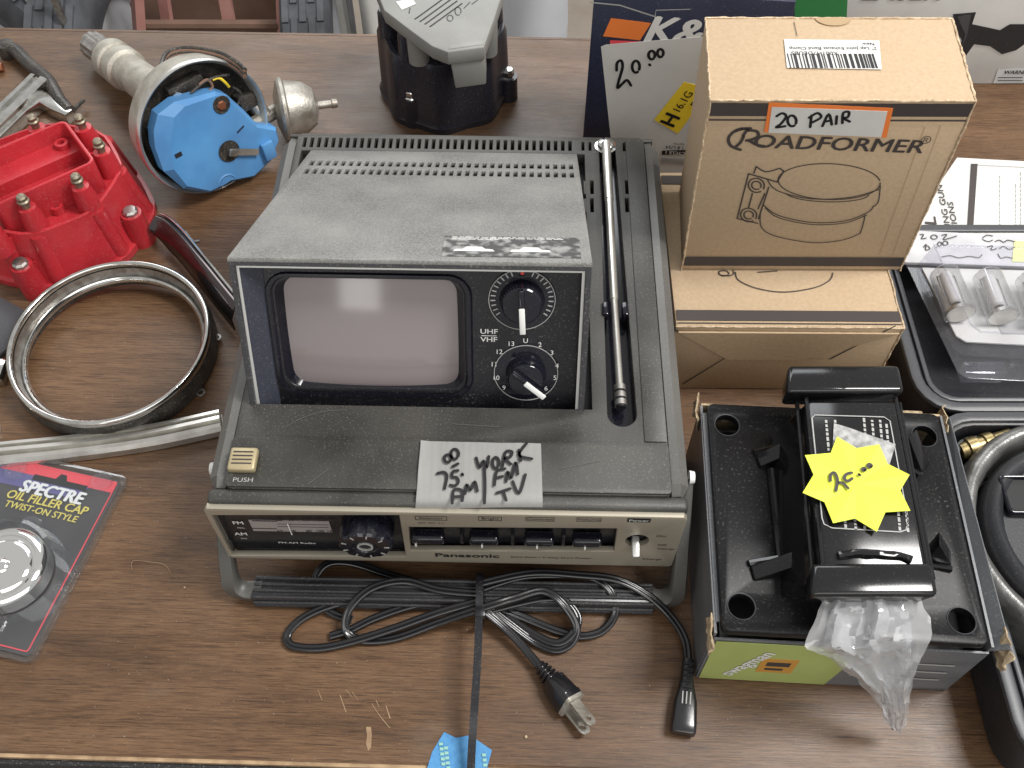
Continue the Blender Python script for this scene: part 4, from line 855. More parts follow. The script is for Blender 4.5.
for x, y, r_, mm in ((668, 318, .0040, 'copper'),):
    q = on_rotor(x, y); MB(PM).lathe([(0, .0122), (r_*.8, .0120), (r_, .0106)], 6, T(q[0], q[1], 0)).build('cover_screw' if mm == 'copper' else 'slot_hole', M[mm], rt, 20)
q = on_rotor(690, 560); MB(PM).lathe([(.0085, .0104), (.0075, .0110), (.0062, .0104)], 20, T(q[0], q[1]+.002, 0), 15, 165).build('moulded_ring', M['blue'], rt)
q = on_rotor(725, 390); MB(dp.M(q[0], q[1], .0105)).box((0, 0, 0), (.0075, .0014, .0003), RZ(.35)).build('moulded_mark', M['navy'], rt, 0)
q = dp.at(530/3.012, 292/3.012, -.008); MB(PM).lathe([(.0048, -.016), (.0048, -.004), (.0030, -.004), (.0030, -.010)], 18, T(q[0], q[1], 0)).build('mounting_stud', M['chrome'], ds)
q = dp.at(750/3.012, 300/3.012, -.008); MB(PM).box((q[0], q[1], -.011), (.020, .014, .014), bevel=.003).build('ignition_module', M['dirty'], ds)
q = dp.at(785/3.012, 330/3.012, -.004); MB(PM).lathe([(0, .012), (.006, .011), (.0068, .004), (.0068, -.006)], 20, axisM((q[0], q[1], -.012), (.3, -.8, .5))).build('condenser', M['steel'], ds)
q = dp.at(560/3.012, 262/3.012, -.010); MB(PM).box((q[0], q[1], -.013), (.030, .010, .010), RZ(0), bevel=.002).build('connector_block', M['dirty'], ds)
for i, (pts, mm) in enumerate(((((640, 240), (660, 235), (680, 250), (690, 262)), 'yellow'), (((600, 255), (625, 240), (640, 262), (620, 280)), 'rust'), (((575, 280), (610, 250), (650, 232), (690, 225)), 'dirty'), (((700, 262), (725, 280), (720, 305), (712, 318)), 'dirty'))):
    MB(PM).tube(smooth_path([(*dp.at(x/3.012, y/3.012, .001), .001) for x, y in pts], 6), .0011, 8).build('lead_wire', M[mm], ds)
for k in range(4):
    pts = [(160, 68), (166, 54), (180, 48.5), (200, 49), (222, 54), (238, 63), (245, 70)]
    MB().tube(smooth_path([U(x, y+k*2.2, .098-.0012*k) for x, y in pts], 6), .0017, 8).build('harness_wire', M['rust' if k % 2 else 'dirty'], ds)
q = U(268, 112, .030); q2 = U(322, 105, .027); vx = (q2-q).normalized()
vc = MB(axisM(q, vx)).lathe([(0, .006), (.012, .006), (.0245, .010), (.0260, .012), (.0260, .0145), (.0235, .016), (.0205, .030), (.0150, .038), (.006, .041), (0, .041)], 40).build('vacuum_canister', M['alu'], ds)
MB(axisM(q, vx)).lathe([(.0032, .040), (.0032, .052), (.0040, .053), (.0034, .057), (0, .057)], 14).build('hose_nipple', M['alu'], vc)
MB().tube([Cc-ax*.02+Vector((.03, -.01, -.01)), q+vx*.006], .006, 10).build('canister_arm', M['alu'], ds)
# ---------------------------------------------------------------- bits at the upper left
ck = thing('chrome_bracket', 'chrome bracket with a bent black rod in the upper left corner of the table', 'bracket', tuple(U(40, 90, 0)))
a, b_ = U(-30, 148, .012), U(40, 80, .014); d = (b_-a)
MB().tube([a, b_], .0095, prof=[(-1, -.6), (-1, .4), (-.75, .55), (-.3, .55), (-.2, .2), (.2, .2), (.3, .55), (.75, .55), (1, .4), (1, -.6)]).build('channel', M['chrome'], ck, 20)
MB().prism([(U(x, y, .010).x, U(x, y, .010).y) for x, y in ((-30, 152), (43, 90), (62, 104), (73, 111), (66, 117), (50, 110), (40, 104), (28, 112), (-22, 162))], .0005, .0120, bevel=.0015).build('web', M['chrome'], ck)
MB().tube(smooth_path([U(6, 48, .009), U(16, 51, .009), U(30, 65, .009), U(47, 79, .010), (U(53, 88, .011)), U(60, 100, .010), U(70, 111, .009)], 6), lambda t: .0062-.0012*t, 14).build('rod', M['dirty'], ck)
MB(T(*U(7, 49, .007))).lathe([(0, .007), (.0075, .006), (.0088, 0), (.0080, -.0065), (0, -.007)], 20).build('rod_end', M['dirty'], ck)
MB().tube([U(72, 111, .007), U(84, 100, .0075)], .0016, 8).build('stud', M['dirty'], ck)
o = MB().tube([U(-8, 68, .004), U(3, 67, .004)], .0038, 10).build('copper_fitting', M['copper']); tag(o, 'tiny copper fitting at the left edge beside the chrome bracket', 'fitting')
o = MB().prism([(U(x, y, .004).x, U(x, y, .004).y) for x, y in ((-20, 292), (2, 298), (26, 311), (13, 345), (0, 355), (-20, 360))], .0003, .005, bevel=.0008).build('rubber_flap', M['case_grey']); tag(o, 'flat dark grey rubber flap at the left edge below the red cap', 'rubber flap')
o = MB().box(tuple(U(-6, 372, .0065)), (.018, .018, .012), RZ(0), bevel=.003).build('chrome_clip', M['chrome']); tag(o, 'small chrome clip at the left edge beside the headlight ring', 'clip')
o = MB().lathe([(0, .008), (.006, .007), (.009, .004), (.009, .0003)], 24, T(*U(-12, 432, 0))).build('metal_stopper', M['bright_strip']); tag(o, 'small round silver stopper at the left edge just above the chrome moulding', 'stopper')

# ================================================================ the two kraft cartons
M['pale_edge'] = mat('rubbed_card_edge', (.60, .48, .33), .9, col2=(.38, .27, .17), nscale=500)
BW, BD, BH, LZ = .146, .0735, .1410, .071
def edge_wear(b): return b
u0 = U(682, 270, LZ); bx_a = R(-.3)
lowp = U(876, 389, 0)
low = thing('lower_carton', 'kraft cardboard carton lying flat under the upright clamp carton', 'carton', (lowp.x-BW/2-.004, .3845, 0), R(-.5), 'kraft clamp cartons')
LM = ROOT[low]
MB(LM).box((0, BH/2, LZ/2), (BW, BH, LZ), bevel=.0012).jitter(.0004, 40).build('carton_body', M['card'], low, 30)
ltop = Plane(LM @ Vector((0, 0, LZ+.0005)), LM.to_3x3() @ Vector((1, 0, 0)), LM.to_3x3() @ Vector((0, 1, 0)))
lfro = Plane(LM @ Vector((0, -.0006, 0)), LM.to_3x3() @ Vector((1, 0, 0)), (0, 0, 1))
def strip(pl, x0, y0, x1, y1, off=.0002): return MB().box(((x0+x1)/2, (y0+y1)/2, off), (abs(x1-x0), abs(y1-y0), .0002), pl.M())
strip(ltop, -BW/2+.001, .0045, BW/2-.001, .0130).build('print_stripe', M['ink_brown'], low, 0)
strip(ltop, -BW/2+.001, .0020, BW/2-.001, .0028).build('print_stripe', M['ink_brown'], low, 0)
strip(ltop, -BW/2+.001, BH-.013, BW/2-.001, BH-.0045).build('print_stripe', M['ink_brown'], low, 0)
CL = [circ(457, 540, 153, 53, 40, 0, 362), circ(450, 574, 125, 26, 20, 8, 172)[::1], [(255, 612), (300, 643), (400, 662), (500, 655), (570, 628), (586, 610)], [(262, 622), (300, 650), (400, 668), (500, 661), (566, 636)], [(610, 548), (602, 596), (586, 612)], [(560, 638), (553, 665), (543, 692)],
      [(246, 640), (248, 680), (290, 705), (400, 722), (490, 712), (543, 692)], [(270, 536), (300, 570), (400, 592), (520, 585), (606, 560)]]
CB = [[(216, 522), (176, 655)], [(176, 655), (236, 668)], [(240, 655), (275, 560)], [(216, 522), (265, 535)], ring(238, 556, 24, 21), ring(238, 556, 14, 12), ring(211, 644, 24, 20), ring(211, 644, 14, 12), [(240, 500), (268, 515), (310, 504)], [(310, 504), (322, 512)], [(322, 512), (300, 545)], [(300, 545), (266, 535)], [(240, 500), (232, 520)], [(225, 580), (212, 622)], [(262, 580), (240, 625)]]
# lower edge of the same drawing shows on the lying carton
b = MB()
for pts in ([(107+8, 122+2), (120, 134), (150, 136), (165, 126)], [(115, 128), (122, 122), (138, 122), (146, 130), (138, 136), (124, 136), (115, 128)], [(165, 126), (175, 150), (230, 174), (310, 185), (400, 172), (445, 150), (455, 128)], [(158, 120), (160, 130)], [(232, 126), (290, 122)]):
    q = smooth_path([(x, y, 0) for x, y in pts], 5); b.stroke(ltop, [ltop.at(680+p.x/2.977, 230+p.y/2.977) for p in q], .0008, .0002)
b.build('clamp_drawing', M['ink_brown'], low, 0)
for pts in (((672, 328), (725, 358), (683, 384)), ((895, 326), (830, 359)), ((725, 358), (830, 359))):
    q = [lfro.at(x, y) for x, y in pts]; MB().stroke(lfro, q, .0011 if len(pts) > 2 or pts[1][0] == 830 and pts[0][0] == 895 else .0005, .0001).build('flap_seam', M['torn'] if pts[0][0] == 725 else M['ink_brown'], low, 0)
c0 = lfro.at(727, 358); MB().prism([(-BW/2+.002, LZ-.004), (c0[0], c0[1]), (c0[0]+.05, c0[1]), (BW/2-.002, LZ-.004)], 0, .0014, lfro.M()).build('flap', M['card'], low, 0)

upb = thing('upright_carton', 'upright kraft cardboard carton printed with a pipe clamp, a 20 pair price label on it', 'carton', (u0.x+BW/2-.0005, u0.y-.0005, LZ+.0008), bx_a, 'kraft clamp cartons')
UM = ROOT[upb]
sk = Matrix(((1, .07, -.030, 0), (0, 1, .0, 0), (0, 0, 1, 0), (0, 0, 0, 1)))   # the carton is squashed a little to the left
UMS = UM @ sk
MB(UMS).box((0, BD/2, BH/2), (BW, BD, BH), bevel=.0012).build('carton_body', M['card'], upb, 30)
ux_ = UM.to_3x3() @ Vector((1, 0, 0)); uy_ = UM.to_3x3() @ Vector((0, 1, 0))
ufr = Plane(UM @ Vector((0, -.0004, 0)), ux_, (UM.to_3x3() @ Vector((-.030, 0, 1))))
ufr.u = ux_; ufr.v = (UM.to_3x3() @ Vector((-.030, 0, 1))).normalized(); ufr.n = -uy_
utp = Plane(UMS @ Vector((0, 0, BH+.0004)), ux_, uy_)
b = strip(ufr, -BW/2+.001, BH-.0105, BW/2-.001, BH-.0015); b.build('print_stripe', M['ink_brown'], upb, 0)
strip(ufr, -BW/2+.001, BH-.0138, BW/2-.001, BH-.0128).build('print_stripe', M['ink_brown'], upb, 0)
strip(ufr, -BW/2+.001, .0045, BW/2-.001, .0130).build('print_stripe', M['ink_brown'], upb, 0)
def draw(pl, strokes, wd, s_=2.977, ox=680, oy=0, off=.0002, n=4): return pen(pl, strokes, s_, ox, oy, wd, off, n)
draw(ufr, CL, .0007).build('clamp_drawing', M['ink_brown'], upb, 0)
draw(ufr, CB, .0009).build('clamp_bolt_drawing', M['ink_brown'], upb, 0)
draw(ufr, [[(228, 388), (190, 392), (162, 415), (166, 440), (195, 452)], [(205, 410), (218, 395), (245, 396), (250, 410), (232, 420), (214, 424)], [(222, 424), (245, 436), (268, 440)], [(176, 400), (205, 390), (232, 394)], [(180, 444), (196, 430), (206, 412)]], .0019).build('logo_mark', M['ink_brown'], upb, 0)
L0 = ufr.at(680+292/2.977, 426/2.977); L1 = ufr.at(680+728/2.977, 431/2.977)
ang = math.atan2(L1[1]-L0[1], L1[0]-L0[0])
MB().text('OADFORMER', ufr.M((L0[0]+L1[0])/2-.004, (L0[1]+L1[1])/2, .0003, ang), .0138, off=.022, xs=1.20, shear=.05).build('lettering', M['ink_brown'], upb, 0)
tw_ = MB().text('®', ufr.M(*ufr.at(680+752/2.977, 411/2.977), .0003, ang), .008)
tw_.build('lettering', M['ink_brown'], upb, 0)
for pts in ([(690, 345), (735, 250), (690, 760), (600, 755)],):
    draw(ufr, [[(752, 372), (600, 752)], [(800, 366), (640, 752)]], .0004).build('crease', mat('crease', (.42, .30, .18), .8), upb, 0)
# pale rubbed edges of the upright carton
for a, b_ in (((-BW/2, 0, BH), (BW/2, 0, BH)), ((BW/2, 0, BH), (BW/2, BD, BH)), ((-BW/2, 0, BH), (-BW/2, BD, BH)), ((-BW/2, 0, 0), (-BW/2, 0, BH)), ((BW/2, 0, 0), (BW/2, 0, BH)), ((-BW/2, BD, BH), (BW/2, BD, BH))):
    a, b_ = Vector(a), Vector(b_); MB(UMS).tube([a.lerp(b_, k/40) for k in range(41)], .0007, 6, up=(.3, .5, .8)).jitter(.0007, 260).build('worn_edge', M['pale_edge'], upb, 60)
for a, b_ in (((-BW/2, 0, LZ), (BW/2, 0, LZ)), ((BW/2, 0, LZ), (BW/2, BH, LZ)), ((BW/2, 0, 0), (BW/2, 0, LZ))):
    a, b_ = Vector(a), Vector(b_); MB(LM).tube([a.lerp(b_, k/40) for k in range(41)], .0007, 6, up=(.3, .5, .8)).jitter(.0007, 260).build('worn_edge', M['pale_edge'], low, 60)
# price label
lab = [ufr.at(680+x/2.977, y/2.977) for x, y in ((286, 308), (658, 316), (634, 404), (268, 396))]
MB().plate(lab, (), .0002, ufr.M(0, 0, .0006)).build('price_label', M['orange'], upb, 0)
lab = [ufr.at(680+x/2.977, y/2.977) for x, y in ((294, 320), (640, 325), (618, 402), (280, 396))]
MB().plate(lab, (), .0002, ufr.M(0, 0, .0009)).build('label_paper', M['paper'], upb, 0)
draw(ufr, [[(308, 350), (325, 341), (336, 350), (320, 372), (304, 383), (332, 379)], ring(353, 363, 13, 16), [(407, 380), (412, 346)], [(405, 352), (430, 338), (441, 350), (414, 366)], [(444, 376), (464, 340), (472, 371)], [(450, 363), (471, 359)], [(488, 346), (485, 369)], [(504, 366), (508, 336), (525, 333), (521, 348), (508, 351), (526, 361)]], .0016, off=.0012).build('handwriting', M['ink'], upb, 0)
# barcode label on top
lab = [utp.at(680+x/2.977, y/2.977) for x, y in ((309, 118), (593, 122), (600, 208), (318, 203))]
MB().plate(lab, (), .0002, utp.M(0, 0, .0004)).build('barcode_label', M['paper'], upb, 0)
q0, q1 = utp.at(680+322/2.977, 181/2.977), utp.at(680+585/2.977, 186/2.977)
b = MB(); x = q0[0]; rnd = random.Random(3)
while x < q1[0]:
    wd = rnd.choice((.0006, .0006, .0011, .0017)); b.box((x+wd/2, (q0[1]+q1[1])/2, .0006), (wd, .0125, .0002), utp.M()); x += wd+rnd.choice((.0006, .0009, .0014))
b.build('barcode', M['ink'], upb, 0)
b = MB()
for s_, x, y, sz in (('X001H7DEUB5', 400, 160, .0042), ('2" Lap Joint Exhaust Band Clamp', 455, 146, .0038), ('New', 560, 133, .0036)):
    MB().text(s_, utp.M(*utp.at(680+x/2.977, y/2.977), .0006, math.pi), sz).build('lettering', M['ink'], upb, 0)
q = utp.at(833, 20); MB().prism(circ(q[0], BD-.0004, .0105, .0075, 16, 180, 360), -.0001, .0003, utp.M()).build('thumb_notch', mat('notch_card', (.36, .25, .14), .8), upb, 0)
q = utp.at(795, 40); MB().stroke(utp, [utp.at(794, 22), utp.at(797, 36)], .0004, .0002).build('crease', M['ink_brown'], upb, 0)

# ================================================================ navy filter box with white label
KY = .590
kn_ = thing('navy_box', 'navy blue retail box with a big white price label, behind the television', 'box', (VY(660, 100, KY).x, KY, 0))
kx0 = VY(589, 60, KY).x; kx1 = VY(797, 0, KY).x
ka = R(5.6); kp = Plane((kx0, KY, 0), (math.cos(ka), -math.sin(ka), 0), (0, 0, 1)); kw = kp.at(797, 0)[0]
MB(kp.M()).box((kw/2, .0875, -.0503), (kw, .175, .10), bevel=.001).build('box_body', M['navy'], kn_, 30)
def kpoly(pts, off, m, name, ob=kn_, pl=kp): return MB().plate([pl.at(x, y) for x, y in pts], (), .0002, pl.M(0, 0, off)).build(name, m, ob, 0)
kpoly([(611, 18), (651, 23), (640, 40), (603, 36)], .0003, M['orange'], 'orange_print'); kpoly([(610, 40), (654, 42), (650, 52), (610, 50)], .0003, M['redpink'], 'red_print')
K0 = kp.at(668, 31)
MB().text('K&N', kp.M(kp.at(643, 30)[0], kp.at(643, 30)[1], .0004, R(-1)), .030, off=.035, shear=.28, align='LEFT', xs=1.02).build('lettering', M['ink_white'], kn_, 0)
kpoly([(601, 46), (606, 44), (704, 36), (714, 190), (661, 190), (640, 168), (611, 140)], .0007, M['paper'], 'white_label')
b = pen(kp, [[(148, 285), (150, 255), (166, 245), (172, 272), (156, 330), (152, 356), (170, 340), (190, 324), (206, 346)], ring(226, 270, 15, 24), [(281, 261), (283, 264)], ring(290, 223, 13, 17), ring(325, 215, 12, 16)], 4.043, 580, 0, .0021, .0010); b.build('handwriting', M['ink'], kn_, 0)
kpoly([(654, 119), (684, 81), (699, 85), (699, 104), (678, 133)], .0010, M['yellow'], 'yellow_sticker')
a_ = math.atan2(kp.at(684, 90)[1]-kp.at(664, 118)[1], kp.at(684, 90)[0]-kp.at(664, 118)[0])
MB().text('H', kp.M(*kp.at(671, 119), .0013, a_), .017, off=.03).build('lettering', M['ink'], kn_, 0)
MB().text('16.1G', kp.M(*kp.at(683, 101), .0013, a_), .0088, off=.01).build('lettering', M['ink'], kn_, 0)
MB().text('F', kp.M(*kp.at(695, 104), .0013, a_), .0088, off=.01).build('lettering', M['ink'], kn_, 0)
kpoly([(662, 150), (688, 149), (688, 153.5), (662, 154)], .0010, M['ink'], 'label_bar')
MB().text('CYCLE 1', kp.M(*kp.at(675, 151.6), .0013, math.pi), .0042, off=.02).build('lettering', M['ink_white'], kn_, 0)
MB().text('1.8 L/54', kp.M(*kp.at(675, 146.5), .0010, math.pi), .0044, off=.01).build('lettering', M['ink'], kn_, 0)
b = MB().text('TESTED', kp.M(*kp.at(679, 143), .0010, math.pi), .0026); b.build('lettering', M['ink'], kn_, 0)
b = MB(); q0, q1 = kp.at(662, 159), kp.at(688, 158.5); x = q0[0]
while x < q1[0]: wd = rnd.choice((.0004, .0007)); b.box((x, q0[1], .0010), (wd, .0060, .0002), kp.M()); x += wd+.0007
b.build('barcode', M['ink_grey'], kn_, 0)
MB().stroke(kp, [kp.at(590, 2), kp.at(620, 5), kp.at(654, 16)], .0010, .0003).stroke(kp, [kp.at(655, 17), kp.at(656, 10), kp.at(690, 9)], .0007, .0003).build('scuff_line', M['ink_grey'], kn_, 0)

# ================================================================ white and green tool box at the back right
LY = .712
la_, lb_ = VY(786, 10, LY), VY(1085, 10, LY)
lz = thing('tool_box', 'white and green printed tool carton in the far right corner', 'box', ((la_.x+lb_.x)/2, LY, 0))
MB().box(((la_.x+lb_.x)/2, LY+.045, .07), (lb_.x-la_.x, .09, .14), bevel=.001).build('box_body', M['paper'], lz, 30)
lp = Plane((0, LY-.0003, 0), (1, 0, 0), (0, 0, 1))
kpoly([(787, -10), (848, -10), (846, 30), (790, 40)], .0003, M['green_dark'], 'green_print', lz, lp); kpoly([(787, -10), (795, -10), (794, 40), (790, 40)], .0006, M['navy'], 'dark_print', lz, lp)
tool = [(953, 14), (976, 12), (972, 24), (1000, 30), (1010, 24), (1030, 24), (1030, 40), (1016, 50), (1002, 54), (990, 46), (974, 44), (964, 58), (955, 62), (962, 40), (955, 30)]
kpoly(tool, .0004, M['case_black'], 'tool_picture', lz, lp)
kpoly([(957, 16), (971, 14), (967, 34), (960, 50), (965, 34)], .0007, M['case_grey'], 'tool_highlight', lz, lp)
MB().text('LASER', lp.M(*lp.at(862, -7), .0004), .020, off=.04, align='LEFT', shear=.1, xs=1.2).build('lettering', M['ink'], lz, 0)
kpoly([(998, 69), (1030, 68), (1030, 82), (993, 83)], .0004, mat('pale_label', (.55, .55, .55), .6), 'warning_label', lz, lp)
MB().text('WARNING', lp.M(*lp.at(1019, 72), .0008), .0055, off=.02).box((lp.at(1010, 77)[0], lp.at(1010, 77)[1], .0008), (.022, .0007, .0001), lp.M()).box((lp.at(1010, 80)[0], lp.at(1010, 80)[1], .0008), (.022, .0007, .0001), lp.M()).build('lettering', M['ink'], lz, 0)

# ================================================================ moulded case (base and opened lid) at the right
cs = thing('moulded_case', 'open black moulded plastic case along the right edge', 'case', (.39, .23, 0))
def tray(x0, y0, x1, y1, r, z, nm, wall_t=.006):
    MB().plate(rrect(x0, y0, x1, y1, r), (), .004, T(0, 0, .005), .0008).build(nm+'_floor', M['case_black'], cs)
    MB().plate(rrect(x0, y0, x1, y1, r), [rrect(x0+wall_t, y0+wall_t, x1-wall_t, y1-wall_t, r-wall_t*.6)], z-.003, T(0, 0, z-.0005), .0012).build(nm+'_wall', M['case_black'], cs)
    MB().plate(rrect(x0-.003, y0-.003, x1+.003, y1+.003, r+.003), [rrect(x0+.004, y0+.004, x1-.004, y1-.004, r-.003)], .004, T(0, 0, z+.002), .0012).build(nm+'_rim', M['case_grey'], cs)
    MB().plate(rrect(x0+.010, y0+.010, x1-.010, y1-.010, r-.006), [rrect(x0+.0135, y0+.0135, x1-.0135, y1-.0135, r-.008)], z-.008, T(0, 0, z-.006), .001).build(nm+'_inner_wall', M['case_grey'], cs)
tray(.2680, .121, .52, .3360, .024, .040, 'base')
tray(.2680, .346, .52, .505, .024, .034, 'lid')
for yy in (.335, .345): pass
MB().tube([(.32, .341, .022), (.47, .341, .022)], .0042, 12).build('hinge', M['case_black'], cs)
# hose coil with a black hub lying in the case
hc = Vector((.3420, .2520, 0))
hs = thing('hose_coil', 'coil of worn grey hose with a brass end, lying in the open case', 'hose coil', (hc.x, hc.y, .005))
HM = T(hc.x, hc.y, 0)
MB(HM).lathe([(.066, .006), (.076, .010), (.0785, .020), (.0785, .038), (.0765, .0455), (.0725, .0485), (.0685, .047), (.0660, .041), (.0650, .010), (.066, .006)], 96, lob=lambda a, z: 1+.006*math.sin(a*3+z*60)).jitter(.0007, 120).build('hose', M['worn_metal'], hs, 60)
MB(HM).lathe([(.0630, .008), (.0630, .040), (.0605, .0450), (.0560, .0470), (.0520, .0455), (.0500, .0420), (.0200, .0400), (.0180, .0320), (0, .0320)], 72).build('hub', M['case_black'], hs, 40)
q = U(1016, 497, .043); MB().plate(rrect(-.011, -.013, .011, .013, .003), [rrect(-.009, -.011, .009, .011, .0025)], .006, T(q.x+.002, q.y, .0475), .001).build('socket_rim', M['gloss'], hs)
MB().box((q.x+.002, q.y, .0435), (.018, .022, .002)).build('socket_floor', M['deck_dark'], hs, 0)
a = U(960, 452, .030); b_ = U(1000, 440, .034)
MB(axisM(a, (b_-a))).lathe([(0, 0), (.0055, 0), (.0060, .004), (.0075, .005), (.0075, .011), (.0060, .012), (.0060, .015), (.0072, .016), (.0072, .021), (.0055, .023), (.0055, .034)], 20).build('brass_fitting', M['brass'], hs, 30)

# ================================================================ booklet, header card and bulbs in a clear tray
bq = [(957, 157), (1070, 164), (1070, 245), (917, 240)]
bo = thing('instruction_sheet', 'white printed instruction booklet behind the clear tray at the right', 'booklet', tuple(U(990, 200, 0)))
BZ = .034
MB().prism([(U(x, y, BZ).x, U(x, y, BZ).y) for x, y in [(957, 157), (1070, 163), (1070, 246), (900, 240)]][::-1], .0002, BZ, bevel=.001).build('pages', M['paper'], bo, 30)
ip = Plane((0, 0, BZ+.0003), (1, 0, 0), (0, 1, 0))
def ipoly(pts, off, m, nm, par): return MB().plate([ip.at(x, y) for x, y in pts], (), .0002, ip.M(0, 0, off)).build(nm, m, par, 0)
ipoly([(971, 164), (977.5, 164), (973, 230), (967, 230)], .0003, M['ink_brown'], 'print_bar', bo)
b = MB()
def vtext(s_, x, y, sz, off=.0): MB().text(s_, ip.M(*ip.at(x, y), .0004, R(84)), sz, off=off, xs=1.65).build('lettering', M['ink_brown'], bo, 0)
vtext('ING GUN', 943.5, 205, .0062, .015); vtext('TIONS', 953, 216, .0062, .015); vtext('L', 931, 221, .012, .015)
for x0, y0, y1 in ((1000, 176, 228), (1016, 184, 226), (1021, 172, 228), (1026, 175, 228)):
    yy = y0
    while yy < y1:
        l_ = rnd.uniform(2, 5); b.stroke(ip, [ip.at(x0, yy), ip.at(x0-.4, yy+l_)], .0007, .0002, cap=False); yy += l_+1.2
b.stroke(ip, [ip.at(977, 165), ip.at(1060, 169)], .0005, .0002)
b.build('small_print', M['ink_grey'], bo, 0)['kind'] = 'stuff'
hz = .040
hdq = [(908, 230), (1070, 238), (1070, 268), (905, 262)]
hd_ = thing('header_card', 'grey header strip with faint handwriting above the tray of bulbs', 'card', tuple(U(980, 248, 0)))
MB().prism([(U(x, y, hz).x, U(x, y, hz).y) for x, y in hdq][::-1], .0370, hz, bevel=.0004).build('strip', mat('grey_header', (.44, .44, .46), .45, col2=(.54, .54, .55), nscale=60), hd_, 30)
hp = Plane((0, 0, hz+.0003), (1, 0, 0), (0, 1, 0))
MB().plate([hp.at(x, y) for x, y in ((1014, 241), (1060, 243), (1060, 262), (1012, 262))], (), .0002, hp.M(0, 0, .0002)).build('yellow_tag', mat('pale_yellow', (.62, .66, .26), .6), hd_, 0)
b = pen(hp, [[(285, 600), (310, 600), (295, 630), (330, 625)], ring(385, 618, 22, 15), [(440, 605), (475, 600), (450, 635), (500, 625), (545, 610)], [(310, 690), (330, 670), (325, 710), (355, 700), (340, 680)], [(400, 690), (403, 692)], ring(425, 668, 14, 15), ring(465, 662, 18, 15),
            [(730, 625), (760, 605), (800, 610)], [(730, 635), (770, 650), (800, 640)], [(820, 650), (850, 640), (880, 655), (910, 640), (960, 652)], [(760, 690), (800, 680), (790, 710), (830, 700)], [(850, 700), (880, 685), (920, 705), (960, 690)], [(440, 760), (500, 750), (560, 765), (640, 755), (700, 765), (725, 745)], [(840, 740), (860, 768), (900, 760), (940, 768)]], 7.11, 880, 150, .0008, .0003); b.build('handwriting', M['ink_brown'], hd_, 0)
ct = thing('clear_tray', 'clear plastic clamshell tray of small glass bulbs at the right', 'clamshell', tuple(U(990, 320, .036)))
TZ = .0375
MB().plate([(U(x, y, TZ).x, U(x, y, TZ).y) for x, y in ((905, 262), (1075, 266), (1085, 384), (968, 378), (958, 372))], (), .0010, T(0, 0, TZ), .0003).build('flange', M['clear_tray'], ct)
MB().prism([(U(x, y, TZ+.0012).x, U(x, y, TZ+.0012).y) for x, y in ((922, 268), (1075, 272), (1080, 348), (966, 342), (956, 336))][::-1], TZ+.0004, TZ+.0016).build('white_insert', M['paper'], ct, 30)
MB().plate([(U(x, y, TZ+.002).x, U(x, y, TZ+.002).y) for x, y in ((994, 318), (1075, 322), (1080, 334), (1002, 334))], (), .0002, T(0, 0, TZ+.0019)).build('grey_print', M['ink_grey'], ct, 0)
rim = [(917, 265), (1078, 269), (1084, 362), (964, 356), (954, 348)]
lo = [U(x, y, TZ+.001) for x, y in rim]; cxy = sum(lo, Vector())/5; hi = [Vector((p.x+(cxy.x-p.x)*.06, p.y+(cxy.y-p.y)*.06, TZ+.025)) for p in lo]
b = MB()
for i in range(5): j = (i+1) % 5; b.poly([lo[i], lo[j], hi[j], hi[i]])
b.poly(hi); b.build('dome', M['clear_tray'], ct, 0)
MB().tube([p+Vector((0, 0, .0002)) for p in hi], .0007, 6, closed=True).build('dome_edge', M['clear_tray'], ct)
MB().box((U(985, 366, TZ).x, U(985, 366, TZ).y-.001, TZ-.006), (.028, .010, .012), bevel=.0015).build('latch', M['clear_tray'], ct)
for (x0, y0, x1, y1, lab) in ((943, 270, 960, 314, 'leftmost small glass bulb in the clear tray'), (986, 273, 1003, 317, 'second small glass bulb from the left in the clear tray'), (1029, 276, 1046, 320, 'rightmost small glass bulb in the tray, cut by the picture edge')):
    a = U(x0, y0, TZ+.0125); b_ = U(x1, y1, TZ+.0125); L_ = (b_-a).length; bm2 = axisM(a, b_-a)
    g = thing('glass_bulb', lab, 'bulb', tuple(a-Vector((0, 0, .011))), 0, 'glass bulbs in the clear tray')
    MB(bm2).lathe([(0, 0), (.0070, .0004), (.0098, .003), (.0104, L_*.8), (.0106, L_), (.0092, L_*1.02)], 24).build('envelope', M['glass'], g)
    MB(bm2).lathe([(.0088, L_*.93), (.0090, L_), (0, L_)], 20).build('base_cap', M['bright_strip'], g)
    MB(bm2).tube([(-.006, 0, L_*.93), (-.006, 0, L_*.15), (.006, 0, L_*.15), (.006, 0, L_*.93)], .0006, 6).build('filament_support', M['chrome'], g)
    MB(bm2).lathe([(.0030, L_*.1), (.0042, L_*.12), (.0042, L_*.75), (.0030, L_*.78)], 18).build('inner_sleeve', mat('bulb_sleeve', (.74, .73, .72), .3), g)

# ================================================================ open retail box with a black steel hitch bracket
HX, HYy = .1075, .1815; HA = R(-3.2); hw, hdp, hh = .144, .1465, .0685
hb = thing('open_retail_box', 'open green and grey retail box holding the black steel bracket', 'box', (HX, HYy, 0), HA)
HBM = ROOT[hb]; hx_ = HBM.to_3x3() @ Vector((1, 0, 0)); hy_ = HBM.to_3x3() @ Vector((0, 1, 0))
MB(HBM).box((hw/2, hdp/2, .0012), (hw, hdp, .002)).build('bottom_panel', M['grey_card'], hb, 0)
MB(HBM).box((hw/2, .0006, hh/2-.002), (hw, .0012, hh-.006)).build('front_panel', M['grey_card'], hb, 0)
MB(HBM).box((hw/2, hdp-.0006, hh/2), (hw, .0014, hh)).build('back_panel', M['torn'], hb, 0)
MB(HBM).box((0, hdp/2, hh/2), (.0014, hdp-.003, hh)).build('side_panel', M['grey_card'], hb, 0)
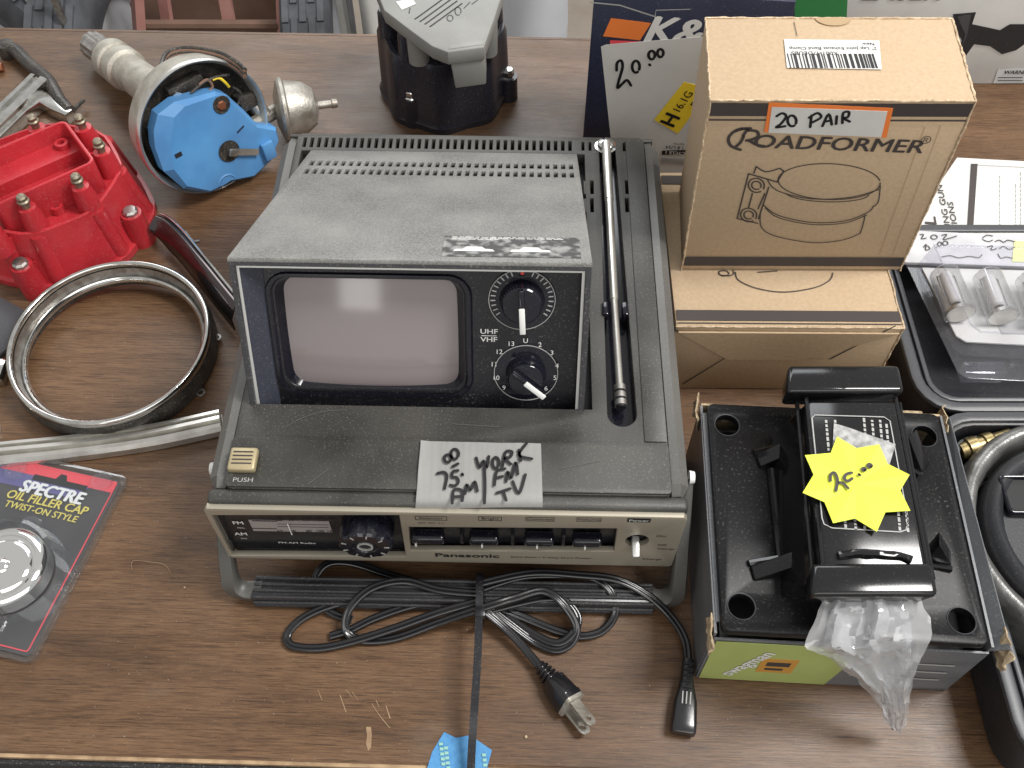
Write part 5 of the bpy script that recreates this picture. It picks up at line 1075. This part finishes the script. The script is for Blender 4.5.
MB(HBM).box((hw, hdp/2, hh/2+.001), (.0014, hdp-.003, hh)).build('side_panel', M['grey_card'], hb, 0)
hf = Plane(HBM @ Vector((0, -.0002, 0)), hx_, (0, 0, 1))
MB().plate([(.0015, .001), (.074, .001), (.081, hh-.007), (.0015, hh-.007)], (), .0004, hf.M(0, 0, .0005)).build('lime_print', M['lime'], hb, 0)
q = hf.at(743, 663); MB().text('swagman', hf.M(q[0]+.002, q[1]+.001, .0008, R(66)), .0120, off=.03).build('lettering', M['ink_white'], hb, 0)
q = hf.at(777, 665); MB().box((q[0], q[1], .0006), (.020, .022, .0003), hf.M() @ T(0, 0, 0)).build('orange_print', mat('dull_orange', (.52, .26, .05), .5), hb, 0)
MB().box((q[0], q[1]+.003, .0009), (.013, .006, .0002), hf.M()).box((q[0]-.001, q[1]-.005, .0009), (.010, .003, .0002), hf.M()).build('orange_detail', M['ink_brown'], hb, 0)
for k in range(3): MB().box((.108, .020+.012*k, .0006), (.050, .0012, .0002), hf.M()).build('print_line', M['ink_grey'], hb, 0)
# torn corners and frayed top edges
for cx_, cy_, sgn in ((hw+.006, 0, 1), (0, 0, -1), (0, hdp, -1), (hw, hdp, 1)):
    rows = []
    for i in range(7):
        row = []
        for k in range(4):
            f = mnoise.noise_vector(Vector((i*.9+cx_*50, k*.9+cy_*40, 2)))*.0028
            row.append(HBM @ Vector((cx_+sgn*(.0010+.0016*(k % 2))+f.x, cy_+(i-2)*.003*(1 if cy_ == 0 else -1)+f.y, hh-.014+k*.0055+f.z)))
        rows.append(row)
    MB().grid(rows, .0006).build('torn_corner', M['torn'], hb, 0)
b = MB(HBM)
b.box((.0014, hdp*.5, hh+.0006), (.0022, hdp*.9, .0012)).jitter(.0008, 200); b.build('worn_edge', M['grey_card'], hb, 0)
b = MB(HBM); b.box((hw*.72, hdp-.002, hh+.0004), (.06, .006, .0016)).jitter(.001, 150); b.build('worn_edge', M['torn'], hb, 0)
MB(HBM).hexa([(hw+.0006, .003, hh-.010), (hw+.0090, .000, hh+.0020), (hw+.0050, hdp-.004, hh+.0020), (hw+.0006, hdp-.004, hh-.010), (hw-.0002, .003, hh-.0095), (hw+.0082, .000, hh+.0026), (hw+.0042, hdp-.004, hh+.0026), (hw-.0002, hdp-.004, hh-.0095)]).build('side_flap', M['grey_card'], hb, 0)

br_ = thing('hitch_bracket', 'black enamelled steel bracket on a four-hole plate, standing in the open box', 'bracket', tuple(HBM @ Vector((hw/2, hdp/2, .055))), HA)
PZ = .0738
pl_ = Plane((0, 0, PZ), hx_, hy_)
def lc(x, y, z): return HBM.inverted() @ U(x, y, z)
hol = []; HC = []
for x, y in ((726, 425), (925, 436), (735, 606), (962, 622)):
    q = lc(x, y, PZ); HC.append((min(max(q.x, .0135), hw-.0145), min(max(q.y, .0135), hdp-.0150))); hol.append(circ(*HC[-1], .0070, n=24))
MB(HBM).plate(rrect(.0025, .0008, hw-.0035, hdp-.0030, .004), hol, .006, T(0, 0, PZ), .0010).build('base_plate', M['enamel_plate'], br_)
MB(HBM).box((hw/2, hdp/2, .045), (hw-.012, hdp-.012, .006)).build('hole_shade_sheet', M['deck_dark'], br_, 0)  # shade seen through the plate holes, put in as a dark sheet
for x, y in HC:
    MB(HBM).lathe([(.0078, PZ+.0001), (.0076, PZ+.0005), (.0071, PZ+.0001)], 28, T(x, y, 0)).build('hole_lip', M['case_grey'], br_)
SZ = .112
tq = [U(x, y, SZ) for x, y in ((808, 400), (896, 400), (928, 570), (824, 570))]
lo = [Vector((p.x+dx, p.y, PZ)) for p, dx in zip(tq, (-.013, .004, .004, -.013))]
sp_ = MB().hexa([lo[3], lo[2], lo[1], lo[0], tq[3], tq[2], tq[1], tq[0]], .0022, 3).build('spine', M['enamel'], br_, 40)
def flange(xa, xb, y0, y1, zt, zb):
    a, b_, c_, d_ = U(xa, y1, zt), U(xb, y1, zt), U(xb-6, y0, zt), U(xa+2, y0, zt)
    yt = .004
    f = MB().hexa([(a.x+.002, a.y+yt, zb), (b_.x-.002, b_.y+yt, zb), (c_.x-.002, c_.y, zb), (d_.x+.002, d_.y, zb), a, b_, c_, d_], .0030, 3)
    return f.build('end_flange', M['enamel'], br_, 40)
flange(786, 906, 364, 392, .1165, .096); flange(810, 940, 562, 596, .1155, .096)
for xa, xb, ya, yb, z_ in ((790, 800, 372, 470, .100), (814, 800, 560, 520, .098)): pass
MB().tube(smooth_path([U(838, 556, SZ+.001), U(860, 553, SZ+.0015), U(900, 556, SZ+.001), U(912, 560, SZ+.001)], 5), .0022, 8).jitter(.0006, 300).build('weld_bead', M['enamel'], br_)
MB().tube(smooth_path([U(818, 388, SZ+.001), U(850, 390, SZ+.002), U(885, 388, SZ+.001)], 5), .0026, 8).jitter(.0009, 300).build('weld_bead', M['enamel'], br_)
for (xa, ya, xb, yb) in ((757, 462, 806, 452), (752, 574, 806, 566), (925, 470, 905, 456), (950, 560, 930, 556)):
    a = U(xa, ya, PZ); t_ = U(xb, yb, PZ); up_ = Vector((t_.x, t_.y, PZ+.016)); t_ = t_ + (t_-a)*.25; up_ = Vector((t_.x, t_.y, PZ+.022))
    dn = (t_-a).normalized(); sd = Vector((-dn.y, dn.x, 0))*.0042
    MB().hexa([a-sd, t_-sd, t_+sd, a+sd, a-sd+Vector((0, 0, .0022)), up_-sd, up_+sd, a+sd+Vector((0, 0, .0022))], .0008).build('gusset', M['enamel'], br_)
    MB().tube([a+sd*1.4+Vector((0, 0, .001)), t_+sd*1.4+Vector((0, 0, .001))], .0022, 8).jitter(.0009, 260).build('weld_bead', M['enamel'], br_)
q0_, q1_ = U(771, 470, PZ+.001), U(781, 560, PZ+.001); MB().tube([q0_, q1_], .0028, 10).build('side_rib', M['enamel'], br_)
for k_, (a, b_) in enumerate(((tq[0], tq[3]), (tq[1], tq[2]))):
    for o_ in (0, .0052):
        sx_ = (1 if k_ else -1)*(.0004-o_*.0+o_*.75); MB().tube([a+Vector((sx_, .002, -.0012-o_)), b_+Vector((sx_, -.002, -.0012-o_))], .0013, 8).build('edge_ridge', M['enamel'], br_)
sp2 = Plane((0, 0, SZ+.0003), (1, 0, 0), (0, 1, 0))
lb = [sp2.at(680+x/2.977, 230+y/2.977) for x, y in ((402, 552), (615, 558))]
ol = smooth_path([(819, 424, 0), (813, 421, 0)], 2)
out_px = [(812, 418), (815, 415), (884, 417), (890, 421), (908, 520), (906, 530), (900, 532), (832, 528), (824, 524), (822, 518)]
MB().stroke(sp2, [sp2.at(x, y) for x, y in out_px], .0006, .0001, closed=True).build('label_outline', M['ink_grey'], br_, 0)
b = MB()
for x0, ya, yb in ((826, 420, 452), (835, 420, 446), (864, 418, 446), (872, 420, 442), (880, 420, 446), (886, 424, 456), (836, 520, 528), (846, 518, 527), (855, 520, 528), (890, 508, 528), (898, 506, 530)):
    yy = ya
    while yy < yb:
        l_ = rnd.uniform(2, 4.5); b.stroke(sp2, [sp2.at(x0+(yy-420)*.09, yy), sp2.at(x0+(yy-420+l_)*.09, yy+l_)], .0013, .0001, cap=False); yy += l_+1.4
b.build('label_print', M['ink_grey'], br_, 0)['kind'] = 'stuff'
# star price sticker and the scrap of film it sits on
st = [(160, 225), (325, 210), (365, 105), (490, 180), (635, 155), (690, 280), (830, 350), (770, 450), (835, 580), (675, 590), (620, 715), (480, 630), (340, 660), (285, 525), (145, 465), (215, 350)]
fl_ = thing('film_scrap', 'torn scrap of grey film sticking out behind the yellow star sticker', 'film', tuple(U(865, 445, SZ)))
MB().poly([U(780+x/6.4, 420+y/6.4, SZ+.0010) for x, y in ((345, 20), (430, 45), (740, 155), (700, 290), (600, 330), (330, 300))], .0002).build('film', mat('scratched_grey_film', (.20, .20, .20), .35, col2=(.42, .42, .41), nscale=260), fl_, 0)
ss = thing('star_sticker', 'fluorescent yellow eight-pointed star price sticker on the black bracket', 'price sticker', tuple(U(857, 484, SZ)))
SS = SZ+.0028
ctr = U(780+490/6.4, 420+410/6.4, SS-.0008)
b = MB(); t_ = bmesh.new(); vs = [t_.verts.new(U(780+x/6.4, 420+y/6.4, SS+(.0012 if i % 2 == 0 else 0))) for i, (x, y) in enumerate(st)]; vc_ = t_.verts.new(ctr+Vector((0, 0, .0006)))
for i in range(16): t_.faces.new((vc_, vs[(i+1) % 16], vs[i]))
bmesh.ops.recalc_face_normals(t_, faces=t_.faces); bmesh.ops.solidify(t_, geom=t_.faces[:], thickness=.0003); b._merge(t_); b.build('star', M['star'], ss, 0)
sp3 = Plane((0, 0, SS+.0012), (1, 0, 0), (0, 1, 0))
pen(sp3, [[(322, 388), (325, 350), (348, 336), (364, 362), (368, 396), (358, 452)], [(366, 404), (400, 402), (436, 436)], [(460, 337), (426, 346), (412, 374), (434, 390), (462, 374)], [(505, 348), (511, 352)], ring(537, 315, 9, 8), ring(574, 292, 12, 10)], 6.4, 780, 420, .0016, .0001).build('handwriting', M['ink_brown'], ss, 0)
# milky plastic bag hanging out of the bracket
bag = thing('plastic_bag', 'crumpled milky plastic bag hanging from the near end of the black bracket', 'plastic bag', tuple(U(880, 700, 0)))
Lb = [(826, 590), (818, 612), (806, 646), (826, 656), (842, 668), (858, 682), (872, 696), (882, 714), (892, 730)]
Rb = [(918, 588), (926, 610), (932, 632), (925, 650), (918, 668), (913, 686), (910, 702), (908, 718), (900, 733)]
Lp = smooth_path([(x, y, 0) for x, y in Lb], 9); Rp = smooth_path([(x, y, 0) for x, y in Rb], 9); rows = []
nr = len(Lp)
for i in range(nr):
    t = i/(nr-1); row = []
    zc = .100-.016*min(1, t/.33) if t < .33 else .084-(t-.33)/.67*.072
    for k in range(61):
        s_ = k/60; x = Lp[i].x*(1-s_)+Rp[i].x*s_; y = Lp[i].y*(1-s_)+Rp[i].y*s_
        v = Vector((s_*3.2, t*3.0, 1.7))
        rid = (1-min(1, abs(mnoise.noise(v))*2.2))**2*1.5+(1-min(1, abs(mnoise.noise(v*2.0+Vector((3, 5, 1))))*2.4))**3*.9+(1-min(1, abs(mnoise.noise(v*4.1))*2.4))**3*.35
        p_ = U(x+2.0*mnoise.noise(v*3), y+2.0*mnoise.noise(v*3+Vector((4, 1, 0))), zc)
        dv = (CC-p_).normalized(); edge_ = min(1, min(s_, 1-s_)*6+.15)
        row.append(p_+dv*(.001+.0065*rid*edge_))
    rows.append(row)
fr_ = [r_[::3] for r_ in rows[::2]]
fr_ = [[p+Vector(mnoise.noise_vector(p*160))*.0012 for p in r_] for r_ in fr_]
MB().grid(fr_).build('film', M['bag'], bag, 38)
rows2 = [[p-(CC-p).normalized()*.004+Vector(mnoise.noise_vector(p*70))*.0035 for p in r_[8:-8]] for r_ in rows[:-14]]
MB().grid([r_[::6] for r_ in rows2[::4]]).build('inner_fold', M['bag'], bag, 28)
